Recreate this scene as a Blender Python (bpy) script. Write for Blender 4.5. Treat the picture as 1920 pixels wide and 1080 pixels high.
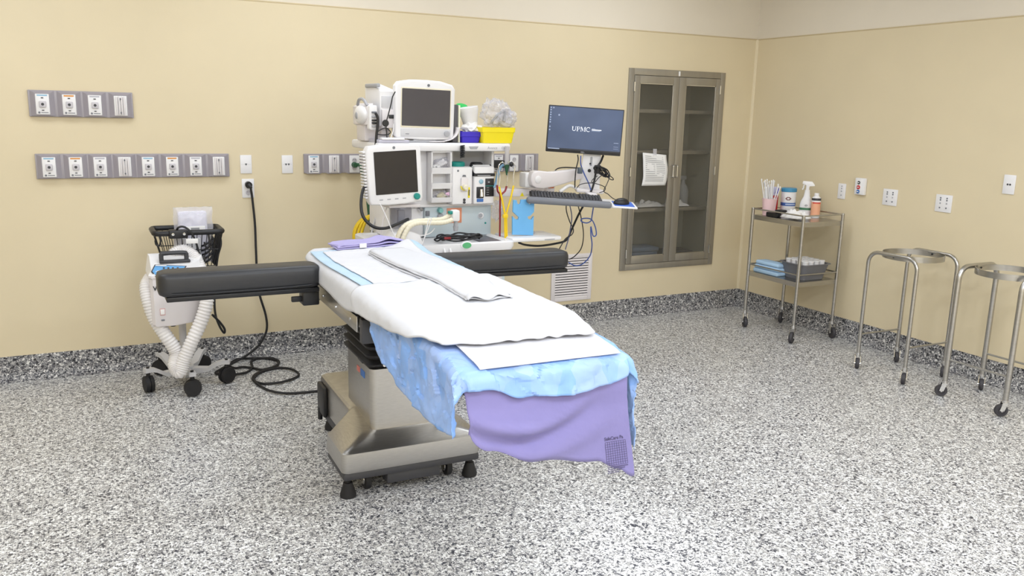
import bpy, bmesh, math, random
from mathutils import Vector, Matrix, noise, Euler
random.seed(7)
for o in list(bpy.data.objects): bpy.data.objects.remove(o)
scene = bpy.context.scene
COL = scene.collection
PI = math.pi

# ---------------------------------------------------------------- camera
CAM_H, YAW, PITCH, ROLL, FPX = 1.65, 0.473671, 0.206196, 0.0238364, 1578.19
_f = Vector((math.sin(YAW)*math.cos(PITCH), math.cos(YAW)*math.cos(PITCH), -math.sin(PITCH)))
_r0 = Vector((math.cos(YAW), -math.sin(YAW), 0)); _u0 = _r0.cross(_f)
_r = _r0*math.cos(ROLL) + _u0*math.sin(ROLL); _u = _u0*math.cos(ROLL) - _r0*math.sin(ROLL)
cam = bpy.data.cameras.new('camera'); cam.sensor_width = 36; cam.lens = FPX*36/1920; cam.clip_start = .05
camo = bpy.data.objects.new('camera', cam); COL.objects.link(camo)
mw = Matrix.Identity(4)
for i in range(3):
    mw[i][0] = _r[i]; mw[i][1] = _u[i]; mw[i][2] = -_f[i]
mw[0][3], mw[1][3], mw[2][3] = 0, 0, CAM_H
camo.matrix_world = mw
scene.camera = camo

# ---------------------------------------------------------------- world, view, room lights
world = bpy.data.worlds.new('world'); scene.world = world; world.use_nodes = True
world.node_tree.nodes['Background'].inputs[0].default_value = (.8, .8, .82, 1)
world.node_tree.nodes['Background'].inputs[1].default_value = .05
vs = scene.view_settings
vs.view_transform = 'Standard'; vs.look = 'None'; vs.gamma = 1; vs.use_curve_mapping = False
vs.exposure = 0.0
LAMP_POWER = 28.5          # watts of each ceiling troffer
SURGICAL_POWER = 120
LAMP_COLOR = (.84, .9, 1.0)
LAMP_SPOTS = [(-.7, 4.6), (1.35, 4.6), (3.4, 4.6), (-.7, 2.5), (1.35, 2.5), (3.4, 2.5), (-.7, .3), (1.35, .3), (3.4, .3), (-.7, -2.0), (1.35, -2.0), (3.4, -2.0)]
ROW_POWER = {4.6: .48, 2.5: .45, .3: 1.35, -2.0: 2.4}  # last row added, last two strengthened, to brighten upright faces from the front

# measured room
D, W, ZC, ZB, ZTOP = 5.655, 5.172, 2.292, .152, 2.95
XL, YF = -2.4, -3.3

def P(x, y, X=None, Y=None, Z=None):
    """world point where the sight line of a photo pixel meets the plane X=, Y= or Z="""
    d = _r*((x-960)/FPX) - _u*((y-540)/FPX) + _f
    o = Vector((0, 0, CAM_H))
    if X is not None: t = (X-o.x)/d.x
    elif Y is not None: t = (Y-o.y)/d.y
    else: t = (Z-o.z)/d.z
    return o + d*t

# ---------------------------------------------------------------- materials
def lin(c):
    r = []
    for v in c:
        v = v/255
        r.append(v/12.92 if v <= .04045 else ((v+.055)/1.055)**2.4)
    return (r[0], r[1], r[2], 1)
MATS = {}
def mat(name, c, rough=.5, metal=0, var=.03, vscale=8, bump=0, bscale=60, coat=0, spec=.5, stretch=None, trans=0, sheen=0, sss=0):
    if name in MATS: return MATS[name]
    m = bpy.data.materials.new(name); m.use_nodes = True; nt = m.node_tree
    b = nt.nodes['Principled BSDF']
    b.inputs['Roughness'].default_value = rough; b.inputs['Metallic'].default_value = metal
    b.inputs['Specular IOR Level'].default_value = spec
    b.inputs['Coat Weight'].default_value = coat
    if sheen: b.inputs['Sheen Weight'].default_value = sheen
    if trans: b.inputs['Transmission Weight'].default_value = trans
    tc = nt.nodes.new('ShaderNodeTexCoord'); src = tc.outputs['Object']
    if stretch:
        mp = nt.nodes.new('ShaderNodeMapping'); mp.inputs['Scale'].default_value = stretch
        nt.links.new(src, mp.inputs[0]); src = mp.outputs[0]
    n = nt.nodes.new('ShaderNodeTexNoise'); n.inputs['Scale'].default_value = vscale; n.inputs['Detail'].default_value = 4
    nt.links.new(src, n.inputs['Vector'])
    r = nt.nodes.new('ShaderNodeValToRGB'); L = lin(c)
    r.color_ramp.elements[0].position = .3; r.color_ramp.elements[1].position = .7
    r.color_ramp.elements[0].color = tuple(max(0, v*(1-var)) for v in L[:3])+(1,)
    r.color_ramp.elements[1].color = tuple(min(1, v*(1+var)) for v in L[:3])+(1,)
    nt.links.new(n.outputs['Fac'], r.inputs[0]); nt.links.new(r.outputs[0], b.inputs['Base Color'])
    if bump:
        n2 = nt.nodes.new('ShaderNodeTexNoise'); n2.inputs['Scale'].default_value = bscale; n2.inputs['Detail'].default_value = 5
        nt.links.new(src, n2.inputs['Vector'])
        bp = nt.nodes.new('ShaderNodeBump'); bp.inputs['Strength'].default_value = bump; bp.inputs['Distance'].default_value = .004
        nt.links.new(n2.outputs['Fac'], bp.inputs['Height']); nt.links.new(bp.outputs[0], b.inputs['Normal'])
    MATS[name] = m
    return m
def emit(name, c, strength):
    if name in MATS: return MATS[name]
    m = mat(name, c, .3, 0, 0)
    b = m.node_tree.nodes['Principled BSDF']
    b.inputs['Emission Color'].default_value = lin(c); b.inputs['Emission Strength'].default_value = strength
    return m
def clear(name, c, alpha, rough=.1, spec=.5, bump=0, bscale=30):
    """thin clear sheet: mostly see-through with a glossy surface"""
    if name in MATS: return MATS[name]
    m = mat(name, c, rough, 0, .05, 20, bump, bscale, spec=spec)
    nt = m.node_tree; b = nt.nodes['Principled BSDF']; out = nt.nodes['Material Output']
    t = nt.nodes.new('ShaderNodeBsdfTransparent'); t.inputs[0].default_value = (1, 1, 1, 1)
    mx = nt.nodes.new('ShaderNodeMixShader'); mx.inputs[0].default_value = alpha
    nt.links.new(t.outputs[0], mx.inputs[1]); nt.links.new(b.outputs[0], mx.inputs[2]); nt.links.new(mx.outputs[0], out.inputs[0])
    return m
def speckle(name, stops, scale, rough, spec=.5, fine=.5):
    """resin floor of broadcast vinyl flakes: every flake its own tone"""
    m = bpy.data.materials.new(name); m.use_nodes = True; nt = m.node_tree; b = nt.nodes['Principled BSDF']
    b.inputs['Roughness'].default_value = rough; b.inputs['Specular IOR Level'].default_value = spec
    tc = nt.nodes.new('ShaderNodeTexCoord')
    def vor(sc):
        v = nt.nodes.new('ShaderNodeTexVoronoi'); v.voronoi_dimensions = '3D'; v.inputs['Scale'].default_value = sc
        v.distance = 'MANHATTAN'
        nt.links.new(tc.outputs['Object'], v.inputs['Vector'])
        s = nt.nodes.new('ShaderNodeSeparateColor'); nt.links.new(v.outputs['Color'], s.inputs[0]); return s
    s1 = vor(scale); s2 = vor(scale*1.9)
    mx = nt.nodes.new('ShaderNodeMix'); mx.data_type = 'FLOAT'
    th = nt.nodes.new('ShaderNodeMath'); th.operation = 'GREATER_THAN'; th.inputs[1].default_value = fine
    nt.links.new(s1.outputs[1], th.inputs[0]); nt.links.new(th.outputs[0], mx.inputs[0])
    nt.links.new(s1.outputs[0], mx.inputs[2]); nt.links.new(s2.outputs[0], mx.inputs[3])
    r = nt.nodes.new('ShaderNodeValToRGB'); cr = r.color_ramp; cr.interpolation = 'CONSTANT'
    while len(cr.elements) < len(stops): cr.elements.new(.5)
    for e, (p_, c_) in zip(cr.elements, stops): e.position = p_; e.color = lin(c_)
    nt.links.new(mx.outputs[0], r.inputs[0]); nt.links.new(r.outputs[0], b.inputs['Base Color'])
    bp = nt.nodes.new('ShaderNodeBump'); bp.inputs['Strength'].default_value = .08; bp.inputs['Distance'].default_value = .002
    nt.links.new(s1.outputs[2], bp.inputs['Height']); nt.links.new(bp.outputs[0], b.inputs['Normal'])
    MATS[name] = m
    return m

WALLM = mat('wall_cladding', (222, 207, 174), .55, 0, .02, 2.5, .05, 90)
UPPERM = mat('upper_wall_paint', (228, 218, 200), .7, 0, .02, 2)
CEILM = mat('ceiling_white', (235, 234, 230), .8)
FLOORM = speckle('flake_floor', [(0, (56, 58, 68)), (.16, (112, 112, 116)), (.32, (170, 168, 166)), (.54, (208, 206, 203)), (.75, (243, 242, 240))], 118, .36)
BASEM = speckle('flake_base', [(0, (38, 38, 44)), (.2, (88, 88, 94)), (.42, (134, 133, 134)), (.65, (172, 170, 168)), (.87, (226, 224, 220))], 110, .55)
STEEL = mat('stainless', (184, 182, 178), .3, 1, .06, 6, stretch=(1, 1, 14))
STEELB = mat('stainless_brushed', (190, 187, 182), .3, 1, .08, 30, .03, 200, stretch=(1, 1, 18))
CABM = mat('cabinet_steel', (160, 154, 142), .38, .55, .05, 20, stretch=(1, 1, .1))
CABIN = mat('cabinet_inside', (146, 142, 128), .6)
CHROME = mat('chrome', (215, 215, 215), .15, 1)
WHITE = mat('white_plastic', (236, 234, 234), .4, 0, .012)
WHITE2 = mat('warm_white_plastic', (228, 222, 222), .42, 0, .015)
GREYW = mat('pale_grey_plastic', (205, 204, 206), .45, 0, .02)
PALEBLUE = mat('pale_blue_grey_panel', (196, 208, 212), .45, 0, .02)
LGREY = mat('light_grey_plastic', (168, 168, 172), .5)
MGREY = mat('mid_grey_plastic', (118, 120, 126), .5)
DGREY = mat('dark_grey_plastic', (62, 62, 66), .5)
BLACK = mat('black_plastic', (26, 26, 29), .42)
RUBBER = mat('black_rubber', (30, 29, 31), .65, 0, .1, 30)
VINYL = mat('black_vinyl', (44, 44, 46), .42, 0, .06, 10, .12, 45)
SCREEN = mat('dark_screen', (40, 38, 42), .12, 0, .05)
RAILM = mat('grey_rail', (164, 158, 162), .5, 0, .02)
RAILB = mat('grey_rail_block', (154, 148, 154), .5, 0, .02)
TEAL = mat('teal_plastic', (20, 140, 130), .4)
GREEN = mat('green_plastic', (30, 190, 90), .4)
DKGREEN = mat('dark_green_rubber', (40, 88, 60), .5)
YELLOW = mat('yellow_plastic', (246, 226, 20), .4, 0, .02)
YELTUBE = mat('yellow_tube', (242, 206, 30), .4)
BLUEP = mat('blue_plastic', (58, 40, 190), .4)
SKYP = mat('sky_blue_board', (110, 180, 232), .5)
RED = mat('red_plastic', (196, 44, 50), .45)
DKRED = mat('dark_red_tube', (140, 34, 40), .4)
ORANGE = mat('orange_print', (224, 120, 60), .5)
CREAM = mat('cream_hose', (232, 224, 200), .45)
PINKP = mat('pink_plastic', (240, 200, 202), .45)
PAPER = mat('white_paper', (240, 238, 236), .8, 0, .01)
PRINT = mat('grey_print', (150, 150, 152), .8)
BLUELAB = mat('blue_print', (60, 110, 180), .5)
CLEAR = clear('clear_film', (236, 234, 240), .34, .12, .8, .9, 25)
CLEARBAG = clear('clear_bag', (222, 220, 228), .34, .15, 1.0, .6, 22)
GLASS = clear('cabinet_glass', (120, 116, 104), .2, .05, .5)
SMOKE = clear('smoked_canister', (120, 120, 134), .45, .15)

# ---------------------------------------------------------------- mesh helpers
def merge(dst, src, M=None):
    vm = {}
    for v in src.verts: vm[v] = dst.verts.new(M @ v.co if M else v.co)
    flip = M is not None and M.determinant() < 0
    for f in src.faces:
        vs_ = [vm[v] for v in f.verts]
        if flip: vs_.reverse()
        try: dst.faces.new(vs_)
        except ValueError: pass
    src.free()
def box(bm, x0, x1, y0, y1, z0, z1, bev=0, seg=2, M=None):
    t = bmesh.new(); bmesh.ops.create_cube(t, size=1)
    c = Vector(((x0+x1)/2, (y0+y1)/2, (z0+z1)/2)); s = Vector((abs(x1-x0), abs(y1-y0), abs(z1-z0)))
    for v in t.verts: v.co = Vector((v.co.x*s.x, v.co.y*s.y, v.co.z*s.z)) + c
    if bev:
        bmesh.ops.bevel(t, geom=t.edges[:], offset=min(bev, min(s)*.49), segments=seg, affect='EDGES', profile=.5)
    merge(bm, t, M); return bm
def prism(bm, poly, a0, a1, axis='y', bev=0, seg=2, M=None):
    """polygon (list of 2d points) pushed along an axis: 'y' uses (x,z), 'z' uses (x,y), 'x' uses (y,z)"""
    def mk(p, a):
        return {'y': Vector((p[0], a, p[1])), 'z': Vector((p[0], p[1], a)), 'x': Vector((a, p[0], p[1]))}[axis]
    t = bmesh.new()
    A = [t.verts.new(mk(p, a0)) for p in poly]; B = [t.verts.new(mk(p, a1)) for p in poly]
    fa = t.faces.new(A); fb = t.faces.new(B[::-1]); n = len(poly)
    for i in range(n): t.faces.new([A[i], B[i], B[(i+1) % n], A[(i+1) % n]][::-1])
    bmesh.ops.recalc_face_normals(t, faces=t.faces[:])
    if bev:
        es = [e for e in t.edges if any(f in (fa, fb) for f in e.link_faces)]
        bmesh.ops.bevel(t, geom=es, offset=bev, segments=seg, affect='EDGES', profile=.5)
    merge(bm, t, M); return bm
def rrect(x0, x1, z0, z1, r, n=5):
    pts = []
    for cx, cz, a0 in ((x1-r, z1-r, 0), (x0+r, z1-r, 90), (x0+r, z0+r, 180), (x1-r, z0+r, 270)):
        for i in range(n+1):
            a = math.radians(a0+90*i/n); pts.append((cx+r*math.cos(a), cz+r*math.sin(a)))
    return pts
def frame_of(d):
    d = d.normalized(); a = Vector((0, 0, 1)) if abs(d.z) < .9 else Vector((1, 0, 0))
    u = d.cross(a).normalized(); return u, d.cross(u).normalized()
def cyl(bm, p0, p1, r, r2=None, n=16, cap=True, M=None):
    p0 = Vector(p0); p1 = Vector(p1); r2 = r if r2 is None else r2
    u, v = frame_of(p1-p0); t = bmesh.new(); A = []; B = []
    for i in range(n):
        a = 2*PI*i/n; o = u*math.cos(a)+v*math.sin(a)
        A.append(t.verts.new(p0+o*r)); B.append(t.verts.new(p1+o*r2))
    for i in range(n): t.faces.new([A[i], A[(i+1) % n], B[(i+1) % n], B[i]])
    if cap: t.faces.new(A[::-1]); t.faces.new(B)
    bmesh.ops.recalc_face_normals(t, faces=t.faces[:])
    merge(bm, t, M); return bm
def spline(pts, k=6, closed=False):
    pts = [Vector(p) for p in pts]; n = len(pts); out = []
    if n < 3: return pts
    rng = range(n if closed else n-1)
    for i in rng:
        if closed: a, b, c, d = pts[(i-1) % n], pts[i], pts[(i+1) % n], pts[(i+2) % n]
        else:
            b, c = pts[i], pts[i+1]; a = pts[i-1] if i else b*2-c; d = pts[i+2] if i+2 < n else c*2-b
        for j in range(k):
            t = j/k
            out.append(.5*((2*b)+(c-a)*t+(2*a-5*b+4*c-d)*t*t+(3*b-a-3*c+d)*t**3))
    if not closed: out.append(pts[-1])
    return out
def tube(bm, pts, r, n=8, k=6, closed=False, rf=None, M=None, cap=True):
    """round tube through points; rf(i, total) scales the radius along it"""
    path = spline(pts, k, closed) if k > 1 else [Vector(p) for p in pts]
    t = bmesh.new(); N = len(path); rings = []; u = None
    for i in range(N):
        if closed: d = path[(i+1) % N]-path[i-1]
        else: d = path[min(i+1, N-1)]-path[max(i-1, 0)]
        if d.length < 1e-9: d = Vector((0, 0, 1))
        d.normalize()
        if u is None: u, _ = frame_of(d)
        u = (u-d*u.dot(d)); u = u.normalized() if u.length > 1e-6 else frame_of(d)[0]
        v = d.cross(u); rr = r*(rf(i, N) if rf else 1)
        rings.append([t.verts.new(path[i]+(u*math.cos(2*PI*j/n)+v*math.sin(2*PI*j/n))*rr) for j in range(n)])
    for i in range(N if closed else N-1):
        A, B = rings[i], rings[(i+1) % N]
        for j in range(n): t.faces.new([A[j], A[(j+1) % n], B[(j+1) % n], B[j]])
    if not closed and cap: t.faces.new(rings[0][::-1]); t.faces.new(rings[-1])
    bmesh.ops.recalc_face_normals(t, faces=t.faces[:])
    merge(bm, t, M); return bm
def lathe(bm, prof, n=24, M=None, c=(0, 0, 0)):
    t = bmesh.new(); rings = []; c = Vector(c)
    for r, z in prof:
        rings.append([t.verts.new(c+Vector((r*math.cos(2*PI*j/n), r*math.sin(2*PI*j/n), z))) for j in range(n)] if r > 1e-6 else [t.verts.new(c+Vector((0, 0, z)))])
    for A, B in zip(rings, rings[1:]):
        for j in range(n):
            if len(A) == 1 and len(B) == 1: continue
            if len(A) == 1: t.faces.new([A[0], B[j], B[(j+1) % n]])
            elif len(B) == 1: t.faces.new([A[j], B[0], A[(j+1) % n]])
            else: t.faces.new([A[j], B[j], B[(j+1) % n], A[(j+1) % n]])
    bmesh.ops.recalc_face_normals(t, faces=t.faces[:])
    merge(bm, t, M); return bm
def sheet(bm, nu, nv, f):
    V = [[bm.verts.new(f(i/nu, j/nv)) for j in range(nv+1)] for i in range(nu+1)]
    for i in range(nu):
        for j in range(nv): bm.faces.new([V[i][j], V[i+1][j], V[i+1][j+1], V[i][j+1]])
    return bm
def blob(bm, c, s, sub=3, amp=.3, fr=8, seed=0, M=None):
    t = bmesh.new(); bmesh.ops.create_icosphere(t, subdivisions=sub, radius=1)
    for v in t.verts:
        d = v.co.normalized(); nz = noise.noise(d*fr*.3+Vector((seed, seed*.7, 0)))+.5*noise.noise(d*fr*.8+Vector((0, seed, 3)))
        k = 1+amp*nz; v.co = Vector((d.x*s[0]*k, d.y*s[1]*k, d.z*s[2]*k))+Vector(c)
    merge(bm, t, M); return bm
def pbox(bm, x0, y0, x1, y1, Y, dY, bev=.004, seg=2, both=False):
    """box whose front face, on the plane Y, fills a photo rectangle"""
    a = P(x0, (y0+y1)/2, Y=Y); b = P(x1, (y0+y1)/2, Y=Y); t = P((x0+x1)/2, y0, Y=Y); u = P((x0+x1)/2, y1, Y=Y)
    return box(bm, a.x, b.x, Y, Y+dY, u.z, t.z, bev, seg)

# ---------------------------------------------------------------- objects
WM = {}
def wm(o): return WM.get(o.name, Matrix.Identity(4))
def thing(name, label, cat, loc=(0, 0, 0), rot=(0, 0, 0), group=None, parent=None):
    o = bpy.data.objects.new(name, None); COL.objects.link(o); o.empty_display_size = .05
    o.location = loc; o.rotation_euler = rot
    WM[o.name] = Matrix.Translation(Vector(loc)) @ Euler(rot).to_matrix().to_4x4()
    o['label'] = label; o['category'] = cat
    if group: o['group'] = group
    return o
def tag(o, label, cat, group=None):
    o['label'] = label; o['category'] = cat
    if group: o['group'] = group
    return o
def obj(name, bm, m, parent=None, local=False, smooth=35, solid=0, kind=None, subsurf=0, label=None):
    """link a bmesh as one mesh object; world coordinates unless local"""
    if parent is not None:
        base = wm(parent)
        if not local: bm.transform(base.inverted())
        W_ = base
        me = bpy.data.meshes.new(name); bm.to_mesh(me); bm.free()
        o = bpy.data.objects.new(name, me); COL.objects.link(o); o.parent = parent
        WM[o.name] = base
    else:
        xs = [v.co.x for v in bm.verts]; ys = [v.co.y for v in bm.verts]; zs = [v.co.z for v in bm.verts]
        c = Vector(((min(xs)+max(xs))/2, (min(ys)+max(ys))/2, min(zs)))
        bm.transform(Matrix.Translation(-c))
        me = bpy.data.meshes.new(name); bm.to_mesh(me); bm.free()
        o = bpy.data.objects.new(name, me); COL.objects.link(o); o.location = c
        WM[o.name] = Matrix.Translation(c)
    me.materials.append(m)
    if smooth:
        me.polygons.foreach_set('use_smooth', [True]*len(me.polygons))
        me.set_sharp_from_angle(angle=math.radians(smooth))
    if solid:
        s = o.modifiers.new('thickness', 'SOLIDIFY'); s.thickness = solid; s.offset = 1
    if subsurf:
        s = o.modifiers.new('smooth', 'SUBSURF'); s.levels = subsurf; s.render_levels = subsurf
    if kind: o['kind'] = kind
    if label: o['label'] = label
    return o
def struct(name, bm, m, parent=None, smooth=0):
    o = obj(name, bm, m, parent, smooth=smooth)
    if parent is None: o['kind'] = 'structure'
    return o
def copy_tree(o, parent=None):
    c = o.copy(); COL.objects.link(c)
    if parent is not None: c.parent = parent
    for ch in list(o.children): copy_tree(ch, c)
    return c
def text(name, body, size, M, m, parent, bold=0, align='CENTER'):
    cu = bpy.data.curves.new(name, 'FONT'); cu.body = body; cu.size = size; cu.align_x = align; cu.align_y = 'CENTER'; cu.offset = bold; cu.extrude = .0003
    tmp = bpy.data.objects.new('tmp', cu); COL.objects.link(tmp)
    dg = bpy.context.evaluated_depsgraph_get(); me = bpy.data.meshes.new_from_object(tmp.evaluated_get(dg))
    bpy.data.objects.remove(tmp); bm = bmesh.new(); bm.from_mesh(me); bpy.data.meshes.remove(me)
    bm.transform(M)
    return obj(name, bm, m, parent, smooth=0)
def XZ(x, y, z, rz=0):
    """matrix that stands flat text up on a wall facing -y (then turned about z)"""
    return Matrix.Translation((x, y, z)) @ Matrix.Rotation(rz, 4, 'Z') @ Matrix.Rotation(PI/2, 4, 'X')
new = bmesh.new
# ================================================================ the room
b = new(); box(b, XL, W, YF, D, -.05, 0); struct('floor', b, FLOORM)
b = new(); box(b, XL, W, YF, D, ZTOP, ZTOP+.05); struct('ceiling', b, CEILM)
# back wall with the opening of the built-in cabinet
CX0, CX1 = P(1178, 300, Y=D).x+.012, P(1347, 300, Y=D).x
CX0 = P(1178.5, 128, Y=D).x; CX1 = P(1358.5, 137, Y=D).x
CZ0 = P(1248, 501, Y=D).z; CZ1 = P(1268, 132, Y=D).z
FR = .05
ox0, ox1, oz0, oz1 = CX0+.02, CX1-.02, CZ0+.02, CZ1-.02
b = new()
for (x0, x1, z0, z1) in ((XL, ox0, 0, ZTOP), (ox1, W+.15, 0, ZTOP), (ox0, ox1, 0, oz0), (ox0, ox1, oz1, ZTOP)):
    box(b, x0, x1, D, D+.12, z0, z1)
wb = struct('wall_back', b, UPPERM)
b = new()
for (x0, x1, z0, z1) in ((XL, ox0, ZB-.02, ZC), (ox1, W, ZB-.02, ZC), (ox0, ox1, ZB-.02, oz0), (ox0, ox1, oz1, ZC)):
    box(b, x0, x1, D-.004, D, z0, z1)
obj('wall_cladding', b, WALLM, wb, smooth=0)
b = new(); box(b, XL, W-.004, D-.0065, D, ZC-.004, ZC+.005, .002); obj('cladding_edge_strip', b, mat('edge_strip', (206, 188, 150), .5), wb)
b = new(); box(b, W, W+.12, YF, D, 0, ZTOP); wr = struct('wall_right', b, UPPERM)
b = new(); box(b, W-.004, W, YF, D-.004, ZB-.02, ZC); obj('wall_cladding', b, WALLM, wr, smooth=0)
b = new(); box(b, W-.0065, W, YF, D-.0065, ZC-.004, ZC+.005, .002); obj('cladding_edge_strip', b, MATS['edge_strip'], wr)
b = new(); box(b, XL-.12, XL, YF, D, 0, ZTOP); struct('wall_left', b, WALLM)
b = new(); box(b, XL-.12, W+.12, YF-.12, YF, 0, ZTOP); struct('wall_front', b, WALLM)
b = new(); prism(b, [(W-.004, D-.004), (W-.02, D-.004), (W-.014, D-.014), (W-.004, D-.02)], ZB, ZC, 'z'); struct('trim_1', b, mat('corner_trim', (226, 211, 178), .55))
# coved flake base along both walls
def cove(name, L0, L1, along):
    prof = [(.0, ZB), (.007, ZB-.002), (.008, .06)]
    for i in range(1, 7):
        a = i/6*PI/2; prof.append((.008+.045*(1-math.cos(a)), .06-.0585*math.sin(a)))
    prof += [(.053, 0), (0, 0)]
    t = new()
    if along == 'x': prism(t, [(D-p, z) for p, z in prof], L0, L1, 'x')
    else: prism(t, [(W-p, z) for p, z in prof], L0, L1, 'y')
    return struct(name, t, BASEM, smooth=40)
cove('baseboard_back', XL, W-.001, 'x'); cove('baseboard_right', YF, D-.001, 'y')

# ceiling troffers: frame, diffuser and the lamp behind it
names = {(-.7, 4.6): 'left end of the row nearest the back wall', (1.35, 4.6): 'above the head of the operating table', (3.4, 4.6): 'right end of the row nearest the back wall',
         (-.7, 2.5): 'left end of the middle row', (1.35, 2.5): 'above the foot of the operating table', (3.4, 2.5): 'right end of the middle row',
         (-.7, .3): 'left end of the unseen overhead row in the near half of the room', (1.35, .3): 'middle of the unseen overhead row in the near half of the room', (3.4, .3): 'right end of the unseen overhead row in the near half of the room',
         (-.7, -2.0): 'left end of the added, unseen row farthest from the back wall', (1.35, -2.0): 'middle of the added, unseen row farthest from the back wall', (3.4, -2.0): 'right end of the added, unseen row farthest from the back wall'}
DIFF = emit('troffer_diffuser', (240, 247, 255), 1.0)
for (x, y) in LAMP_SPOTS:
    t = thing('ceiling_light', 'white rectangular ceiling troffer, '+names[(x, y)], 'light', (x, y, ZTOP), group='ceiling troffers')
    b = new()
    for s in (-1, 1):
        box(b, x-.62, x+.62, y+s*.3-.015, y+s*.3+.015, ZTOP-.02, ZTOP, .003); box(b, x+s*.605-.015, x+s*.605+.015, y-.29, y+.29, ZTOP-.02, ZTOP, .003)
    obj('frame', b, WHITE, t)
    b = new(); box(b, x-.59, x+.59, y-.285, y+.285, ZTOP-.012, ZTOP-.004); obj('diffuser', b, DIFF, t)
    l = bpy.data.lights.new('troffer_lamp', 'AREA'); l.shape = 'RECTANGLE'; l.size = 1.15; l.size_y = .55; l.energy = LAMP_POWER*ROW_POWER[y]*(1.08 if x < 0 else 1.02); l.color = LAMP_COLOR
    lo = bpy.data.objects.new('troffer_lamp', l); COL.objects.link(lo); lo.location = (0, 0, -.03); lo.parent = t

# surgical light on its ceiling arm, over the foot of the table
t = thing('surgical_light', 'white dome surgical light on a ceiling arm right of the foot of the table', 'surgical light', (2.4, 2.5, 2.3))
b = new(); cyl(b, (2.95, 2.6, ZTOP), (2.95, 2.6, ZTOP-.06), .12, .1, 24); cyl(b, (2.95, 2.6, ZTOP-.06), (2.95, 2.6, 2.7), .03, n=14); obj('ceiling_mount', b, WHITE, t)
b = new(); tube(b, [(2.95, 2.6, 2.7), (2.8, 2.57, 2.62), (2.55, 2.52, 2.5), (2.42, 2.5, 2.42)], .028, 12, 5); obj('spring_arm', b, WHITE, t)
b = new(); lathe(b, [(0, .11), (.08, .105), (.18, .07), (.235, .0), (.24, -.02), (.225, -.02), (.17, .045), (0, .07)], 36, c=(2.4, 2.5, 2.32)); obj('dome', b, WHITE, t)
b = new(); lathe(b, [(0, .0), (.2, .0), (.2, .006), (0, .006)], 32, c=(2.4, 2.5, 2.315)); obj('lens', b, emit('surgical_lens', (246, 250, 255), 3), t)
l = bpy.data.lights.new('surgical_lamp', 'SPOT'); l.energy = SURGICAL_POWER; l.color = (.92, .96, 1); l.spot_size = math.radians(30); l.spot_blend = 1; l.shadow_soft_size = .16
lo = bpy.data.objects.new('surgical_lamp', l); COL.objects.link(lo); lo.parent = t; lo.location = (0, 0, -.02); lo.rotation_euler = (0, math.radians(17), 0)

# ================================================================ wall fittings
SOCKG = mat('socket_grey', (200, 196, 200), .5)
def outlet_plate(parent, x, z, kind, strip, Yw, w=.07, h=.116):
    """one gas, slide or power plate on a rail; returns nothing"""
    b = new(); box(b, x-w/2, x+w/2, Yw-.006, Yw, z-h/2, z+h/2, .003)
    pl = obj('outlet_plate', b, WHITE, parent)
    y = Yw-.006
    if kind == 'gas':
        b = new(); box(b, x-.018, x+.018, y-.008, y, z-.018, z+.018, .006); obj('socket', b, SOCKG, pl)
        b = new(); cyl(b, (x, y-.0085, z), (x, y-.007, z), .008, n=12); cyl(b, (x-.006, y-.001, z+.036), (x+.006, y-.001, z+.036), .003, n=6); cyl(b, (x-.006, y-.001, z-.034), (x+.006, y-.001, z-.034), .003, n=6); obj('socket_hole', b, DGREY, pl)
        b = new(); box(b, x-.026, x+.026, y-.0008, y, z+.046, z+.054); obj('colour_band', b, strip, pl)
        b = new(); cyl(b, (x-.02, y-.001, z-.047), (x-.02, y, z-.047), .006, n=10); box(b, x-.01, x+.026, y-.0008, y, z-.049, z-.045); obj('maker_mark', b, MGREY, pl)
    elif kind == 'slide':
        b = new()
        for k in (-.02, -.007, .007, .02): box(b, x+k-.004, x+k+.004, y-.01, y, z-h/2+.004, z+h/2-.004, .003)
        obj('slide_rib', b, WHITE2, pl)
        b = new()
        for k in (-1, 1): cyl(b, (x, y-.011, z+k*.04), (x, y-.005, z+k*.04), .005, n=8)
        obj('screw', b, MGREY, pl)
    else:
        b = new()
        for k in (-1, 1):
            lathe(b, [(0, .003), (.015, .003), (.017, 0)], 16, Matrix.Translation((x, y, z+k*.026)) @ Matrix.Rotation(PI/2, 4, 'X'))
        obj('socket', b, SOCKG, pl)
        b = new()
        for k in (-1, 1):
            for s in (-1, 1): box(b, x+s*.006-.001, x+s*.006+.001, y-.004, y-.0025, z+k*.026, z+k*.026+.008)
        obj('socket_slot', b, DGREY, pl)
    return pl
CB_BLUE = mat('band_blue', (150, 190, 214), .6); CB_OR = mat('band_orange', (222, 150, 70), .6); CB_GR = mat('band_grey', (190, 188, 196), .6)
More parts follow.
